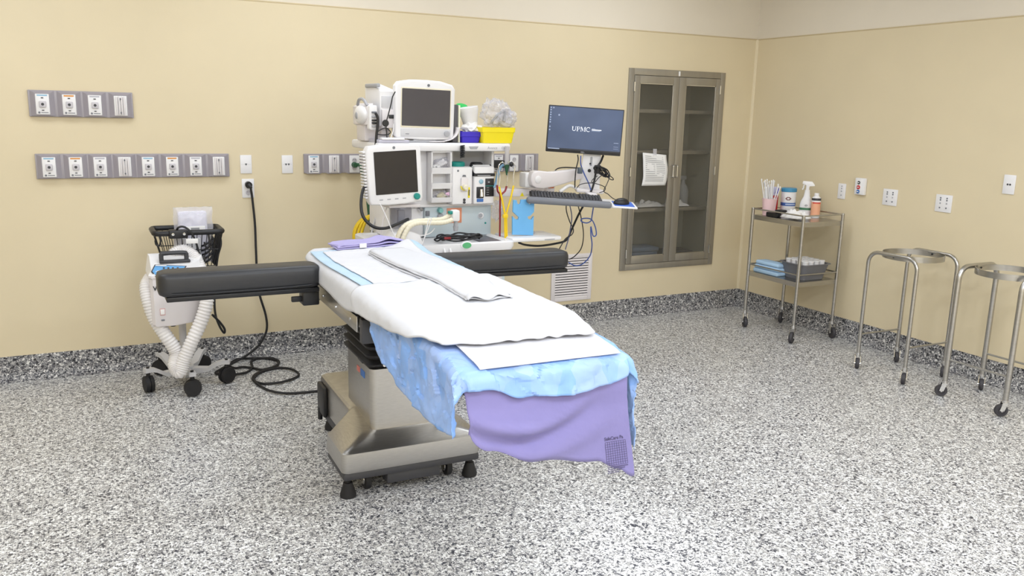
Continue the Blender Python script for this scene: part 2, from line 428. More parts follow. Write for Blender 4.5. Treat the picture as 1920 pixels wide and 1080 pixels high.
def rail(label, px0, py0, px1, py1, plates):
    a = P(px0, (py0+py1)/2, Y=D); c = P(px1, (py0+py1)/2, Y=D); zt = P((px0+px1)/2, py0, Y=D).z; zb = P((px0+px1)/2, py1, Y=D).z
    t = thing('gas_outlet_rail', label, 'outlet rail', ((a.x+c.x)/2, D-.004, zb), group='grey medical outlet rails')
    b = new(); box(b, a.x, c.x, D-.02, D-.004, zb, zt, .003); obj('rail_strip', b, RAILM, t)
    zm = (zt+zb)/2-.004
    for px, kind, strip in plates:
        x = P(px, (py0+py1)/2, Y=D-.03).x
        b = new(); q = new(); h0 = (zt-zb)/2-.004
        A = [(x-.062, zb+.004), (x+.062, zb+.004), (x+.062, zt-.004), (x-.062, zt-.004)]
        B = [(x-.04, zm-.064), (x+.04, zm-.064), (x+.04, zm+.064), (x-.04, zm+.064)]
        va = [b.verts.new((p[0], D-.02, p[1])) for p in A]; vb = [b.verts.new((p[0], D-.034, p[1])) for p in B]
        b.faces.new(vb)
        for i in range(4): b.faces.new([va[i], va[(i+1) % 4], vb[(i+1) % 4], vb[i]])
        bmesh.ops.recalc_face_normals(b, faces=b.faces[:]); q.free()
        obj('mounting_block', b, RAILB, t, smooth=0)
        outlet_plate(t, x, zm, kind, strip, D-.034)
    return t
G, S, E_ = 'gas', 'slide', 'power'
rail('short grey outlet rail with four white plates, highest on the left of the back wall', 53.5, 171, 249, 220, [(80, G, CB_BLUE), (130, G, CB_OR), (178, G, CB_GR), (226, S, None)])
rail('long grey outlet rail with eight white plates on the back wall', 67, 288, 429, 333, [(92, G, CB_BLUE), (142, G, CB_OR), (188, G, CB_GR), (234, S, None), (278, G, CB_BLUE), (323, G, CB_OR), (367, G, CB_GR), (410, S, None)])
rail('grey outlet rail running behind the anaesthesia machine', 568.5, 288, 1007, 322, [(588, G, CB_BLUE), (626, S, None), (664, E_, None), (703, G, CB_OR), (742, S, None), (782, G, CB_GR), (822, G, CB_BLUE), (860, S, None), (897, G, CB_OR), (934, G, CB_GR), (963, E_, None), (992, S, None)])

def data_plate(label, px, py, n):
    c = P(px, py, Y=D-.004); Y = D-.004
    t = thing('data_outlet', label, 'wall plate', (c.x, Y, c.z-.058), group='data plates on the back wall')
    b = new(); box(b, c.x-.036, c.x+.036, Y-.006, Y, c.z-.059, c.z+.059, .003); obj('plate', b, WHITE, t)
    b = new(); box(b, c.x-.03, c.x+.03, Y-.0064, Y, c.z-.001, c.z+.001); obj('seam', b, GREYW, t)
    for i in range(n):
        x = c.x+(i-(n-1)/2)*.018
        b = new(); prism(b, [(x-.007, c.z+.005), (x+.007, c.z+.005), (x, c.z-.008)], Y-.0075, Y-.004, 'y'); obj('jack', b, DGREY, t)
data_plate('white data wall plate with a single jack above the power outlet', 461, 308, 1)
data_plate('white data wall plate with two jacks on the back wall', 538.5, 308, 2)
c = P(465, 353, Y=D-.004); PLUG = Vector((c.x, D-.01, c.z+.027))
t = thing('power_outlet', 'white duplex power outlet with a black plug in it', 'wall outlet', (c.x, D-.004, c.z-.06))
pl = outlet_plate(t, c.x, c.z, E_, None, D-.004, .077, .122)

# right wall plates (face -x)
def wall_plate(name, label, cat, px, py, w, h, dots, colour=WHITE, group=None):
    c = P(px, py, X=W-.004); X = W-.004
    t = thing(name, label, cat, (X, c.y, c.z-h/2), group=group)
    b = new(); box(b, X-.007, X, c.y-w/2, c.y+w/2, c.z-h/2, c.z+h/2, .003); obj('plate', b, colour, t)
    for (dy, dz, r, m, nm) in dots:
        b = new(); cyl(b, (X-.0085, c.y-dy, c.z+dz), (X-.006, c.y-dy, c.z+dz), r, n=14); obj(nm, b, m, t)
    return t, c
FAINT = mat('faint_grey', (172, 172, 176), .6)
wall_plate('wall_plate', 'narrow white wall plate above the utility cart', 'wall plate', 1579, 358.5, .072, .117, [(0, .038, .006, FAINT, 'hole'), (0, .02, .006, FAINT, 'hole'), (0, .0, .006, FAINT, 'hole'), (0, -.03, .006, FAINT, 'hole')])
four = [(dx, dz, .0055, MGREY if dz > .02 or dz < -.02 else FAINT, 'hole') for dx in (-.024, .024) for dz in (.036, .022, .0, -.03)]
wall_plate('wall_plate', 'square white wall plate with two columns of holes, nearer the call button box', 'wall plate', 1669.5, 370, .122, .117, four, group='square wall plates')
wall_plate('wall_plate', 'square white wall plate with two columns of holes, above the left ring stand', 'wall plate', 1770, 381.5, .122, .117, four, group='square wall plates')
t, c = wall_plate('data_outlet', 'white data wall plate with two jacks at the right edge of the photo', 'wall plate', 1893, 346, .077, .12, [(-.008, 0, .006, DGREY, 'jack'), (.008, 0, .006, DGREY, 'jack')])
c = P(1616, 349.5, X=W-.004)
t = thing('call_button_box', 'small white wall box with black, red and blue buttons', 'button box', (W-.004, c.y, c.z-.06))
b = new(); box(b, W-.03, W-.004, c.y-.045, c.y+.045, c.z-.062, c.z+.062, .006); obj('housing', b, WHITE, t)
b = new(); box(b, W-.034, W-.03, c.y-.028, c.y+.032, c.z-.055, c.z+.055, .002); obj('face_plate', b, PAPER, t)
for dz, m, r in ((.028, BLACK, .012), (-.006, RED, .015), (-.038, BLUELAB, .014)):
    b = new(); lathe(b, [(r, 0), (r, .004), (r*.7, .006), (0, .006)], 18, Matrix.Translation((W-.034, c.y+.004, c.z+dz)) @ Matrix.Rotation(-PI/2, 4, 'Y')); obj('button', b, m, t)
    b = new(); box(b, W-.0412, W-.0398, c.y-.004, c.y+.012, c.z+dz-.003, c.z+dz+.003); obj('button_mark', b, PAPER, t)

# return-air grille
a = P(1033, 520, Y=D-.004); c = P(1108, 520, Y=D-.004); zb = P(1070, 563, Y=D).z; zt = P(1072, 476, Y=D).z
Y = D-.004
t = thing('air_grille', 'white louvred return air grille low on the back wall', 'vent', ((a.x+c.x)/2, Y, zb))
b = new(); fw = .035
for (x0, x1, z0, z1) in ((a.x, a.x+fw, zb, zt), (c.x-fw, c.x, zb, zt), (a.x+fw, c.x-fw, zb, zb+fw), (a.x+fw, c.x-fw, zt-fw, zt)): box(b, x0, x1, Y-.012, Y, z0, z1, .003)
obj('frame', b, WHITE2, t)
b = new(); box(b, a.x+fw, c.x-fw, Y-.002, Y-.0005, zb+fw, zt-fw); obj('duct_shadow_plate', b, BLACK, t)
n = 15; zz = (zt-zb-2*fw)/n
for i in range(n):
    z = zb+fw+zz*(i+.5); b = new()
    prism(b, [(Y-.013, z-zz*.34), (Y-.0115, z-zz*.4), (Y-.006, z+zz*.2), (Y-.008, z+zz*.27)], a.x+fw-.002, c.x-fw+.002, 'x'); obj('slat', b, WHITE2, t, smooth=0)

# ================================================================ built-in cabinet
t = thing('wall_cabinet', 'stainless steel cabinet with two glass doors set into the back wall', 'cabinet', ((CX0+CX1)/2, D, CZ0))
Yf = D-.018
b = new()
for (x0, x1, z0, z1) in ((CX0, CX0+FR, CZ0, CZ1), (CX1-FR, CX1, CZ0, CZ1), (CX0+FR, CX1-FR, CZ0, CZ0+FR), (CX0+FR, CX1-FR, CZ1-FR, CZ1)): box(b, x0, x1, Yf, D+.02, z0, z1, .002)
obj('face_frame', b, CABM, t)
b = new(); i0, i1, j0, j1, yb = CX0+FR, CX1-FR, CZ0+FR, CZ1-FR, D+.36
box(b, i0-.012, i0, D+.02, yb, j0, j1); box(b, i1, i1+.012, D+.02, yb, j0, j1); box(b, i0-.012, i1+.012, yb, yb+.012, j0-.012, j1+.012); box(b, i0-.012, i1+.012, D+.02, yb, j0-.012, j0); box(b, i0-.012, i1+.012, D+.02, yb, j1, j1+.012)
obj('cabinet_box', b, CABIN, t, smooth=0)
mid = (P(1272, 143, Y=D).x+P(1250, 495, Y=D).x)/2
def shelf_z(x, y): return P(x, y, Y=D+.07).z
SHZ = [shelf_z(1230, 207), shelf_z(1230, 284), shelf_z(1222, 392)]
for z in SHZ:
    b = new(); box(b, i0+.002, i1-.002, D+.06, yb-.004, z-.022, z+.008, .002); obj('shelf', b, CABM, t)
gz1 = P(1230, 157, Y=D).z; gz0 = P(1214, 478.5, Y=D).z
gl = [(P(1198, 156, Y=D).x, P(1261, 158, Y=D).x), (P(1284, 161, Y=D).x, P(1340, 163, Y=D).x)]
for k, (x0, x1) in enumerate(((i0+.003, mid-.0015), (mid+.0015, i1-.003))):
    g0, g1 = gl[k]; b = new(); z0, z1 = j0+.003, j1-.003
    for (p0, p1, q0, q1) in ((x0, g0, z0, z1), (g1, x1, z0, z1), (g0, g1, z0, gz0), (g0, g1, gz1, z1)): box(b, p0, p1, Yf-.002, Yf+.022, q0, q1, .0015)
    dr = obj('door', b, CABM, t)
    b = new(); box(b, g0-.006, g1+.006, Yf+.009, Yf+.013, gz0-.006, gz1+.006); obj('glass_pane', b, GLASS, dr, smooth=0)
    b = new()
    box(b, g0, g0+.006, Yf+.003, Yf+.009, gz0, gz1); box(b, g1-.006, g1, Yf+.003, Yf+.009, gz0, gz1); box(b, g0, g1, Yf+.003, Yf+.009, gz0, gz0+.006); box(b, g0, g1, Yf+.003, Yf+.009, gz1-.006, gz1)
    obj('glass_bead', b, CHROME, dr)
    hx = (g1+x1)/2 if k == 0 else (x0+g0)/2
    hz0, hz1 = P(1258, 332, Y=D).z, P(1258, 309, Y=D).z
    hx += .012 if k == 0 else -.012
    b = new(); s = .014
    tube(b, [(hx-s, Yf, hz0), (hx-s, Yf-.028, hz0+.004), (hx-s, Yf-.03, hz0+.02), (hx-s, Yf-.03, hz1-.02), (hx-s, Yf-.028, hz1-.004), (hx-s, Yf, hz1)], .005, 8, 4)
    obj('handle', b, CHROME, dr)
    xh = x0-.002 if k == 0 else x1+.002
    for z in (j0+.09, (j0+j1)/2, j1-.09):
        b = new(); cyl(b, (xh, Yf-.006, z-.035), (xh, Yf-.006, z+.035), .006, n=10); obj('hinge', b, CHROME, dr)
b = new(); box(b, mid-.012, mid+.004, Yf-.003, Yf, CZ1-.045, CZ1-.008, .001); obj('name_tag', b, PAPER, t)
# contents of the cabinet
b = new(); z = SHZ[2]+.008
lathe(b, [(0, 0), (.048, 0), (.05, .01), (.05, .12), (.04, .16), (.018, .19), (.016, .22), (0, .22)], 20, c=(i1-.15, D+.2, z)); box(b, i1-.2, i1-.12, D+.19, D+.21, z+.22, z+.255, .006)
tag(obj('spray_bottle', b, mat('cloudy_plastic', (150, 150, 150), .5)), 'cloudy spray bottle on a shelf inside the cabinet', 'bottle')
def crumple(name, cx, cy, cz, lx, ly, lz, m, seed, n=14):
    b = new()
    def f(u, v):
        x = cx+(u-.5)*lx+.02*noise.noise(Vector((u*3, v*4, seed))); y = cy+(v-.5)*ly+.02*noise.noise(Vector((u*4, v*3, seed+5)))
        e = min(u, 1-u, v, 1-v)*4; e = min(1, e)
        return Vector((x, y, cz+lz*(.12+e*(.35+.6*abs(noise.noise(Vector((u*5, v*5, seed+9))))))))
    sheet(b, n, n, f); return obj(name, b, m, solid=.003, smooth=25)
tag(crumple('paper_pack', mid-.13, D+.14, z, .3, .12, .07, PAPER, 2), 'crumpled white paper pack on the cabinet shelf behind the left door', 'pack')
tag(crumple('paper_pack', mid+.15, D+.13, z, .22, .12, .06, PAPER, 7), 'crumpled white paper pack on the cabinet shelf behind the right door', 'pack')
for k in range(3):
    b = new(); zz = j0+.002+k*.036; box(b, i0+.13+k*.01, i0+.4+k*.012, D+.1, D+.3, zz, zz+.034, .008)
    tag(obj('folded_pack', b, mat('slate_blue_cloth', (110, 124, 142), .8)), 'folded slate blue pack on the cabinet floor, %s of the pile' % ('bottom', 'middle', 'top')[k], 'pack', 'folded packs in the cabinet')
b = new(); box(b, i1-.34, i1-.06, D+.12, D+.3, j0+.001, j0+.06, .006); tag(obj('supply_box', b, mat('charcoal_box', (60, 60, 66), .7)), 'charcoal supply box on the cabinet floor behind the right door', 'box')
# notice taped on the left door
NX = P(1206, 286, Y=Yf-.004); NX1 = P(1250, 290, Y=Yf-.004); NZ0 = P(1224, 348, Y=Yf-.004).z
t = thing('paper_notice', 'white printed notice sheet taped to the left cabinet door', 'notice', ((NX.x+NX1.x)/2, Yf-.005, NZ0))
b = new(); wn = NX1.x-NX.x; hn = NX.z-NZ0
def nf(u, v, off=0):
    return Vector((NX.x+u*wn-.012*math.sin(v*PI)*0+.006*math.sin(v*5), Yf-.006-.012*math.sin(v*PI)*(.4+u)-.004*math.sin(u*4+v*6)**2-off, NZ0+v*hn-.02*u*(v)))
sheet(b, 10, 14, nf); obj('sheet', b, PAPER, t, solid=.0006)
b = new()
for i in range(14):
    v = .9-i*.058
    for (u0, u1) in ((.1, .48), (.54, .9)) if 3 < i < 10 else ((.1, .85),):
        q = [b.verts.new(nf(u_, v_, .0012)) for u_, v_ in ((u0, v), (u1, v), (u1, v+.014), (u0, v+.014))]; b.faces.new(q)
obj('printed_lines', b, PRINT, t, smooth=0)
b = new(); box(b, NX.x+.4*wn, NX.x+.55*wn, Yf-.012, Yf-.003, NX.z-.03, NX.z+.03, .002); obj('tape', b, CLEAR, t)
# ================================================================ operating table
SA, YFOOT, ZPAD = .272, -1.622, .944
def droop(y):
    k = max(0, min(1, (-1.28-y)/.34)); return .024*k*k
TO = Vector((1.225, 3.7, 0)); TR = math.radians(-1.2)
TM = Matrix.Translation(TO) @ Matrix.Rotation(TR, 4, 'Z')
tb = thing('operating_table', 'operating table with a brushed steel pedestal and black pads under the sheets', 'operating table', TO, (0, 0, TR))
def L(name, b, m, parent=None, **k): return obj(name, b, m, parent or tb, local=True, **k)
def loft(b, rings, cap0=True, cap1=True):
    R_ = [[b.verts.new(p) for p in r] for r in rings]; n = len(R_[0])
    for A, B in zip(R_, R_[1:]):
        for i in range(n): b.faces.new([A[i], A[(i+1) % n], B[(i+1) % n], B[i]])
    if cap0: b.faces.new(R_[0][::-1])
    if cap1: b.faces.new(R_[-1])
    bmesh.ops.recalc_face_normals(b, faces=b.faces[:]); return b
def ring(x0, x1, y0, y1, r, z, n=6): return [(p[0], p[1], z) for p in rrect(x0, x1, y0, y1, r, n)]
# pedestal foot: wide front wing and narrow rear body
b = new(); loft(b, [ring(-.318, .318, -.425, -.13, .03, .125), ring(-.322, .322, -.43, -.125, .03, .15), ring(-.318, .318, -.426, -.13, .03, .212), ring(-.308, .308, -.415, -.14, .028, .22), [(x, y, .252+.04*(y+.325)/.265) for x, y, z in ring(-.19, .19, -.325, -.06, .035, 0)], [(x, y, .254+.04*(y+.325)/.265) for x, y, z in ring(-.165, .165, -.315, -.06, .035, 0)]]); L('base_front', b, STEELB, smooth=28)
b = new(); loft(b, [ring(-.2, .2, -.09, .5, .03, .12), ring(-.2, .2, -.09, .5, .03, .27), ring(-.196, .196, -.086, .496, .03, .283), ring(-.185, .185, -.075, .485, .03, .29)]); L('base_rear', b, STEELB, smooth=28)
b = new(); box(b, -.315, .315, -.422, -.135, .088, .126, .012); L('bumper', b, DGREY)
b = new(); box(b, -.195, .195, -.15, .492, .06, .122, .012); L('bumper', b, DGREY)
b = new(); box(b, -.12, .13, -.41, -.2, .04, .09, .01); L('underframe', b, DGREY)
b = new(); box(b, -.222, -.2, .33, .47, .1, .26, .01); cyl(b, (-.215, .44, .06), (-.215, .44, .12), .012, n=10); L('cord_bracket', b, BLACK)
for sx in (-1, 1):
    for yy in (-.375, .43):
        x = sx*(.285 if yy < 0 else .16)
        b = new(); lathe(b, [(0, 0), (.034, 0), (.035, .012), (.022, .055), (.02, .065), (.012, .066), (.012, .092), (0, .092)], 20, c=(x, yy, .001)); L('stabilizer_foot', b, RUBBER)
    for yy in (-.33, .3):
        x = sx*(.19 if yy < 0 else .12); b = new()
        Mx = Matrix.Translation((x, yy, .047)) @ Matrix.Rotation(PI/2, 4, 'Y')
        lathe(b, [(0, -.016), (.03, -.016), (.044, -.012), (.046, 0), (.044, .012), (.03, .016), (0, .016)], 22, Mx); box(b, x-.012, x+.012, yy-.012, yy+.012, .06, .1)
        c_ = L('caster', b, RUBBER); b = new(); lathe(b, [(0, -.018), (.022, -.018), (.024, -.015), (.024, .015), (.022, .018), (0, .018)], 16, Mx); L('hub', b, CHROME, c_)
# column, trim line, badge and bellows
b = new(); loft(b, [ring(-.158, .158, -.305, .1, .03, .252), ring(-.158, .158, -.305, .1, .03, .535), ring(-.15, .15, -.297, .092, .028, .542)]); col_ = L('column_cover', b, STEELB, smooth=28)
b = new(); loft(b, [ring(-.1595, .1595, -.3065, .1015, .031, .25), ring(-.1595, .1595, -.3065, .1015, .031, .2555)]); L('gasket', b, BLACK, col_)
b = new(); box(b, -.1605, -.157, -.21, -.15, .47, .5); L('badge', b, BLUELAB, col_); b = new(); box(b, -.1605, -.157, -.13, -.09, .475, .5); L('badge', b, mat('badge_red', (206, 120, 110), .5), col_)
b = new(); box(b, -.166, -.15, -.2, -.12, .535, .56, .005); L('latch', b, BLACK, col_)
b = new(); rs = []
for k in range(5):
    z = .545+k*.04; rs += [ring(-.172, .172, -.318, .115, .035, z+.006), ring(-.174, .174, -.32, .117, .035, z+.016), ring(-.15, .15, -.295, .095, .03, z+.03)]
loft(b, rs); L('bellows', b, RUBBER, smooth=50)
b = new(); cyl(b, (-.1, -.319, .556), (-.1, -.322, .556), .007, n=10); L('screw', b, CHROME)
# frame, side rails, pads
b = new(); box(b, -.2, .2, -.62, .28, .742, .8, .008); L('carriage', b, DGREY)
for sx in (-1, 1):
    for (y0, y1) in ((.17, .46), (-.56, .14), (-1.3, -.6)):
        b = new(); box(b, sx*(.25 if y0 > -.6 else .235), sx*.21, y0, y1, .775, .865, .004); fr = L('section_frame', b, STEEL)
        if y0 < -.6: continue
        b = new(); box(b, sx*.282, sx*.272, y0+.02, y1-.02, .775, .842, .003)
        for yy in (y0+.08, y1-.08): box(b, sx*.273, sx*.245, yy-.02, yy+.02, .79, .825, .002)
        L('accessory_rail', b, STEEL, fr)
        b = new()
        for q in range(3):
            yy = y0+(y1-y0)*(q+.5)/3; cyl(b, (sx*.281, yy, .808), (sx*.285, yy, .808), .006, n=8)
        L('rail_screw', b, CHROME, fr)
    b = new(); box(b, sx*.276, sx*.2, -.6, -.56, .74, .84, .006); L('section_joint', b, DGREY)
    b = new(); box(b, sx*.276, sx*.22, .145, .175, .76, .84, .006); L('section_joint', b, DGREY)
b = new(); rows = []; n_ = 26
for i in range(n_+1):
    y = -.565-(1.615-.565)*i/n_; e = min(1, min(i, n_-i)/1.5); ins = .012*(1-e); d_ = droop(y)
    rows.append([b.verts.new((x*(1-ins/.27), y, z-d_)) for x, z in ((-.255, .862), (-.27, .876), (-.27, .928), (-.262, .938), (-.25, .943), (.25, .943), (.262, .938), (.27, .928), (.27, .876), (.255, .862))])
for A_, B_ in zip(rows, rows[1:]):
    for j in range(10): b.faces.new([A_[j], A_[(j+1) % 10], B_[(j+1) % 10], B_[j]])
b.faces.new(rows[0]); b.faces.new(rows[-1][::-1]); bmesh.ops.recalc_face_normals(b, faces=b.faces[:]); L('pad', b, VINYL, smooth=50)
for (y0, y1) in ((.16, .46), (-.56, .155)):
    b = new(); loft(b, [ring(-.262, .262, y0, y1, .08 if y0 > 0 else .04, .862), ring(-.27, .27, y0-.0, y1, .085 if y0 > 0 else .04, .872), ring(-.27, .27, y0, y1, .085 if y0 > 0 else .04, .93), ring(-.262, .262, y0+.008, y1-.008, .08 if y0 > 0 else .035, .943)]); L('pad', b, VINYL, smooth=50)

# ---- arm boards
def arm_board(label, x0, x1, yf, wid, zb, zt, rz, pivot, clampx):
    t = thing('arm_board', label, 'arm board', (pivot, yf+wid/2, zb), (0, 0, rz), group='arm boards on the operating table')
    M = Matrix.Translation((pivot, yf+wid/2, 0)) @ Matrix.Rotation(rz, 4, 'Z') @ Matrix.Translation((-pivot, -yf-wid/2, 0))
    b = new(); r = .045
    rings = [ring(x0+.02, x1-.02, yf+.02, yf+wid-.02, r*.8, zb+.012), ring(x0+.004, x1-.004, yf+.004, yf+wid-.004, r, zb+.022), ring(x0, x1, yf, yf+wid, r, zb+.04), ring(x0, x1, yf, yf+wid, r, zt-.022), ring(x0+.006, x1-.006, yf+.006, yf+wid-.006, r*.9, zt-.006), ring(x0+.022, x1-.022, yf+.022, yf+wid-.022, r*.7, zt)]
    loft(b, rings); b.transform(M); obj('pad', b, VINYL, t, smooth=60)
    b = new(); box(b, x0+.03, x1-.01, yf+.015, yf+wid-.015, zb-.008, zb+.013, .004); b.transform(M); obj('board', b, BLACK, t)
    b = new(); tube(b, [(x0+.05, yf-.001, zb+.03), (x0+.2, yf-.003, zb+.026), (x1-.2, yf-.003, zb+.026), (x1-.05, yf-.001, zb+.03)], .003, 6); b.transform(M); obj('piping', b, BLACK, t)
    b = new(); s = 1 if clampx > pivot else -1
    box(b, clampx-.045, clampx+.03, yf+.04, yf+.12, zb-.075, zb-.008, .006); box(b, clampx-.09, clampx-.04, yf+.065, yf+.085, zb-.06, zb-.035, .004); obj('rail_clamp', b, BLACK, t)
    return t
arm_board('black padded arm board on the left side, in front of the patient warmer', .25, .935, 3.7, .16, .84, .955, 0, .935, .9)
arm_board('black padded arm board on the right side, below the anaesthesia machine', 1.5, 2.232, 3.72, .17, .848, .952, math.radians(-3.2), 1.5, 1.535)

# ================================================================ sheets on the table
YHEAD = .45
def drape(s, y, off=0, flare=.06, R=.035, wav=0, seed=0):
    """lay the flat cloth point (s across, y along) on the padded top: past an edge it rolls over and hangs"""
    hk = max(0, min(1, (y-.27)/.18)); a = SA+off-.6*R-.05*hk*hk; yf = YFOOT-off+.6*R; yh = YHEAD+off-.6*R
    ds = max(0, abs(s)-a); dt = yf-y if y < yf else (yh-y if y > yh else 0); z = ZPAD+off-droop(y)
    r = math.hypot(ds, dt); bs = max(-a, min(a, s)); by_ = max(yf, min(yh, y))
    if r < 1e-6: return Vector((bs, by_, z))
    q = R*PI/2
    if r < q: out = R*math.sin(r/R); dn = R*(1-math.cos(r/R))
    else: out = R+flare*(r-q); dn = R+(r-q)*math.sqrt(1-flare*flare)
    dx, dy = math.copysign(ds, s)/r, -dt/r
    if wav: out += wav*min(1, r/.15)*(math.sin(math.atan2(dt, ds)*6+seed)+.8*noise.noise(Vector((by_*9, bs*9, seed))))
    return Vector((bs+dx*out, by_+dy*out, z-dn))
def lerpt(tab, x):
    if x <= tab[0][0]: return tab[0][1]
    for (a, fa), (c, fc) in zip(tab, tab[1:]):
        if x <= c:
            t = (x-a)/(c-a); t = t*t*(3-2*t); return fa+(fc-fa)*t
    return tab[-1][1]
FN = {}
def sheet_obj(name, m, sl, sr, y0, y1, off, nu, nv, amp=.002, fr=6, wav=0, seed=0, flare=.06, solid=0, parent=None, extra=None, smooth=180, crease=0, facet=0):
    """sl(v), sr(v): side hems; y0(u), y1(u): head and foot hems (y runs on past the foot edge as cloth length)"""
    b = new()
    def f(u, v):
        s = sl(v)+(sr(v)-sl(v))*u; y = y0(u)+(y1(u)-y0(u))*v
        p = drape(s, y, off, flare, wav=wav, seed=seed)
        q = Vector((s*fr, y*fr, seed)); d = amp*(.3+.7*noise.noise(q)+.5*noise.noise(q*2.7)+.5)
        if crease:
            n1 = abs(noise.noise(q*1.6+Vector((3, 1, 2)))); n2 = abs(noise.noise(q*3.4+Vector((7, 2, 5))))
            d += crease*((1-min(1, n1*3.2))+.6*(1-min(1, n2*3.2)))
            if facet:
                for fs, fa in ((facet, 1.0), (facet*2.1, .55)):
                    qq = Vector((q.x*fs, q.y*fs, seed)); pt = noise.voronoi(qq)[1][0]
                    gx = math.sin(pt.x*37.1+pt.y*17.3)*1.0; gy = math.sin(pt.x*11.7-pt.y*29.9)*1.0
                    d += crease*3.2*fa*((qq.x-pt.x)*gx+(qq.y-pt.y)*gy)
                damp = 1 if (s < -SA or y < YFOOT or s > SA) else .25
                d = d*damp
        ds = max(0, abs(s)-SA+.02); dt = max(0, YFOOT+.02-y); r = math.hypot(ds, dt); k = min(1, r/.055)
        if r > 0:
            n_ = Vector((math.copysign(ds, s)/r if r else 0, -dt/r if r else 0, 0)); p = p+n_*d*k*1.2+Vector((0, 0, d*(1-k)))
        else: p.z += d
        if extra: p = extra(u, v, s, y, p)
        return p
    sheet(b, nu, nv, f); FN[name] = (f, sl, sr, y0, y1)
    if parent is not None: return obj(name, b, m, parent, local=True, solid=solid, smooth=smooth)
    b.transform(TM); bmesh.ops.recalc_face_normals(b, faces=b.faces[:])
    if sum(f_.normal.z for f_ in b.faces) < 0: bmesh.ops.reverse_faces(b, faces=b.faces[:])
    return obj(name, b, m, solid=solid, smooth=smooth)
LAV = mat('lavender_cloth', (131, 124, 174), .85, 0, .04, 10, .12, 60, sheen=.1)
FILM = mat('blue_film', (128, 172, 234), .42, 0, .2, 7, .5, 18)
_nt = FILM.node_tree; _rp = [n for n in _nt.nodes if n.type == 'VALTORGB'][0]; _bs = _nt.nodes['Principled BSDF']   # film clinging to the layer below or lifting off it
_vo = _nt.nodes.new('ShaderNodeTexVoronoi'); _vo.inputs['Scale'].default_value = 13; _vo.distance = 'EUCLIDEAN'; _tc = [n for n in _nt.nodes if n.type == 'TEX_COORD'][0]; _nt.links.new(_tc.outputs['Object'], _vo.inputs['Vector'])
_sp = _nt.nodes.new('ShaderNodeSeparateColor'); _nt.links.new(_vo.outputs['Color'], _sp.inputs[0])
_mx = _nt.nodes.new('ShaderNodeMix'); _mx.data_type = 'RGBA'; _ml = _nt.nodes.new('ShaderNodeMath'); _ml.operation = 'MULTIPLY'; _ml.inputs[1].default_value = .65
_nt.links.new(_sp.outputs[0], _ml.inputs[0]); _nt.links.new(_ml.outputs[0], _mx.inputs[0]); _nt.links.new(_rp.outputs[0], _mx.inputs[6]); _mx.inputs[7].default_value = lin((178, 196, 236)); _nt.links.new(_mx.outputs[2], _bs.inputs['Base Color'])
FILMP = mat('pale_blue_film', (186, 212, 232), .5, 0, .05, 9, .35, 30)
ABSB = mat('absorbent_white', (217, 216, 219), .85, 0, .012, 12, .6, 26)
COTTON = mat('white_cotton', (213, 213, 216), .85, 0, .01, 12, .5, 28)
# lavender sheet: whole length, hanging low at the foot
def lavx(u, v, s, y, p):
    t_ = max(0, YFOOT-y)
    if t_ > .03:
        k = min(1, (t_-.03)/.15); g = (p.x+.28)/.56
        k = min(1, max(0, t_-.09)/.06)
        s1 = .10+.075*(1-((g-.36)/.4)**2); s2 = .19+.07*(1-((g-.42)/.45)**2)
        f1 = math.exp(-((t_-s1)/.024)**2)*(1 if s1 > .02 else 0)*max(0, 1-abs(g-.32)*1.7); f2 = math.exp(-((t_-s2)/.03)**2)*max(0, 1-abs(g-.4)*1.7)
        p.y += -.04*k*(f1+.7*f2)-.012*k*math.sin(5*g+.6)+.02*k*math.exp(-((t_-s1-.045)/.02)**2)*max(0, 1-abs(g-.32)*1.7)
        p.x += .19*max(0, t_-.04)*max(0, g)**1.5
    return p
lav = sheet_obj('lavender_sheet', LAV, lambda v: -SA-.012-.012*math.sin(v*14), lambda v: SA+.01-.035*max(0, v-.8)*5*0, lambda u: .51-.03*abs(u-.5), lambda u: YFOOT-lerpt([(0, .17), (.15, .225), (.4, .28), (.75, .33), (.87, .37), (.94, .405), (.98, .4), (1, .36)], u), .002, 46, 150, .001, 5, 0, 3, .02, .003, extra=lavx)
tag(lav, 'lavender cotton sheet covering the table and hanging lowest at the foot end', 'sheet')
# printed laundry mark on it
lf_, _sl, _sr, _y0, _y1 = FN['lavender_sheet']
def on_lav(s, y):
    u = .5
    for _ in range(6):
        v = (y-_y0(u))/(_y1(u)-_y0(u)); u = (s-_sl(v))/(_sr(v)-_sl(v))
    return TM @ (lf_(u, v)+Vector((0, -.0045, 0)))
def lav_child(name, b, m):
    o = obj(name, b, m, smooth=0); l = o.location.copy(); o.parent = lav; o.location = l-lav.location; return o
INK = mat('laundry_ink', (84, 78, 112), .8)
b = new(); s0, s1, ya, yb_ = .172, .238, YFOOT-.275, YFOOT-.355
def strip(b, s_a, y_a, s_b, y_b):
    b.faces.new([b.verts.new(on_lav(*q)) for q in ((s_a, y_a), (s_b, y_a), (s_b, y_b), (s_a, y_b))])
for i in range(11):
    for k in range(6):
        y = ya+(yb_-ya)*i/10; sa = s0+(s1-s0)*k/6; strip(b, sa, y-.0006, sa+(s1-s0)/6, y+.0006)
for i in range(10):
    for k in range(6):
        s_ = s0+(s1-s0)*i/9; y = ya+(yb_-ya)*k/6; strip(b, s_-.0006, y, s_+.0006, y+(yb_-ya)/6)
for i in range(4):
    for k in range(6):
        y = yb_-.006-i*.006; sa = s0+(s1-s0-.01*i)*k/6; strip(b, sa, y-.0014, sa+(s1-s0-.01*i)/6, y+.0014)
lav_child('laundry_grid_print', b, INK)
cu = bpy.data.curves.new('t', 'FONT'); cu.body = 'SafeCare Pa'; cu.size = .016; cu.align_x = 'LEFT'; cu.offset = .0004
tmp = bpy.data.objects.new('tmp', cu); COL.objects.link(tmp)
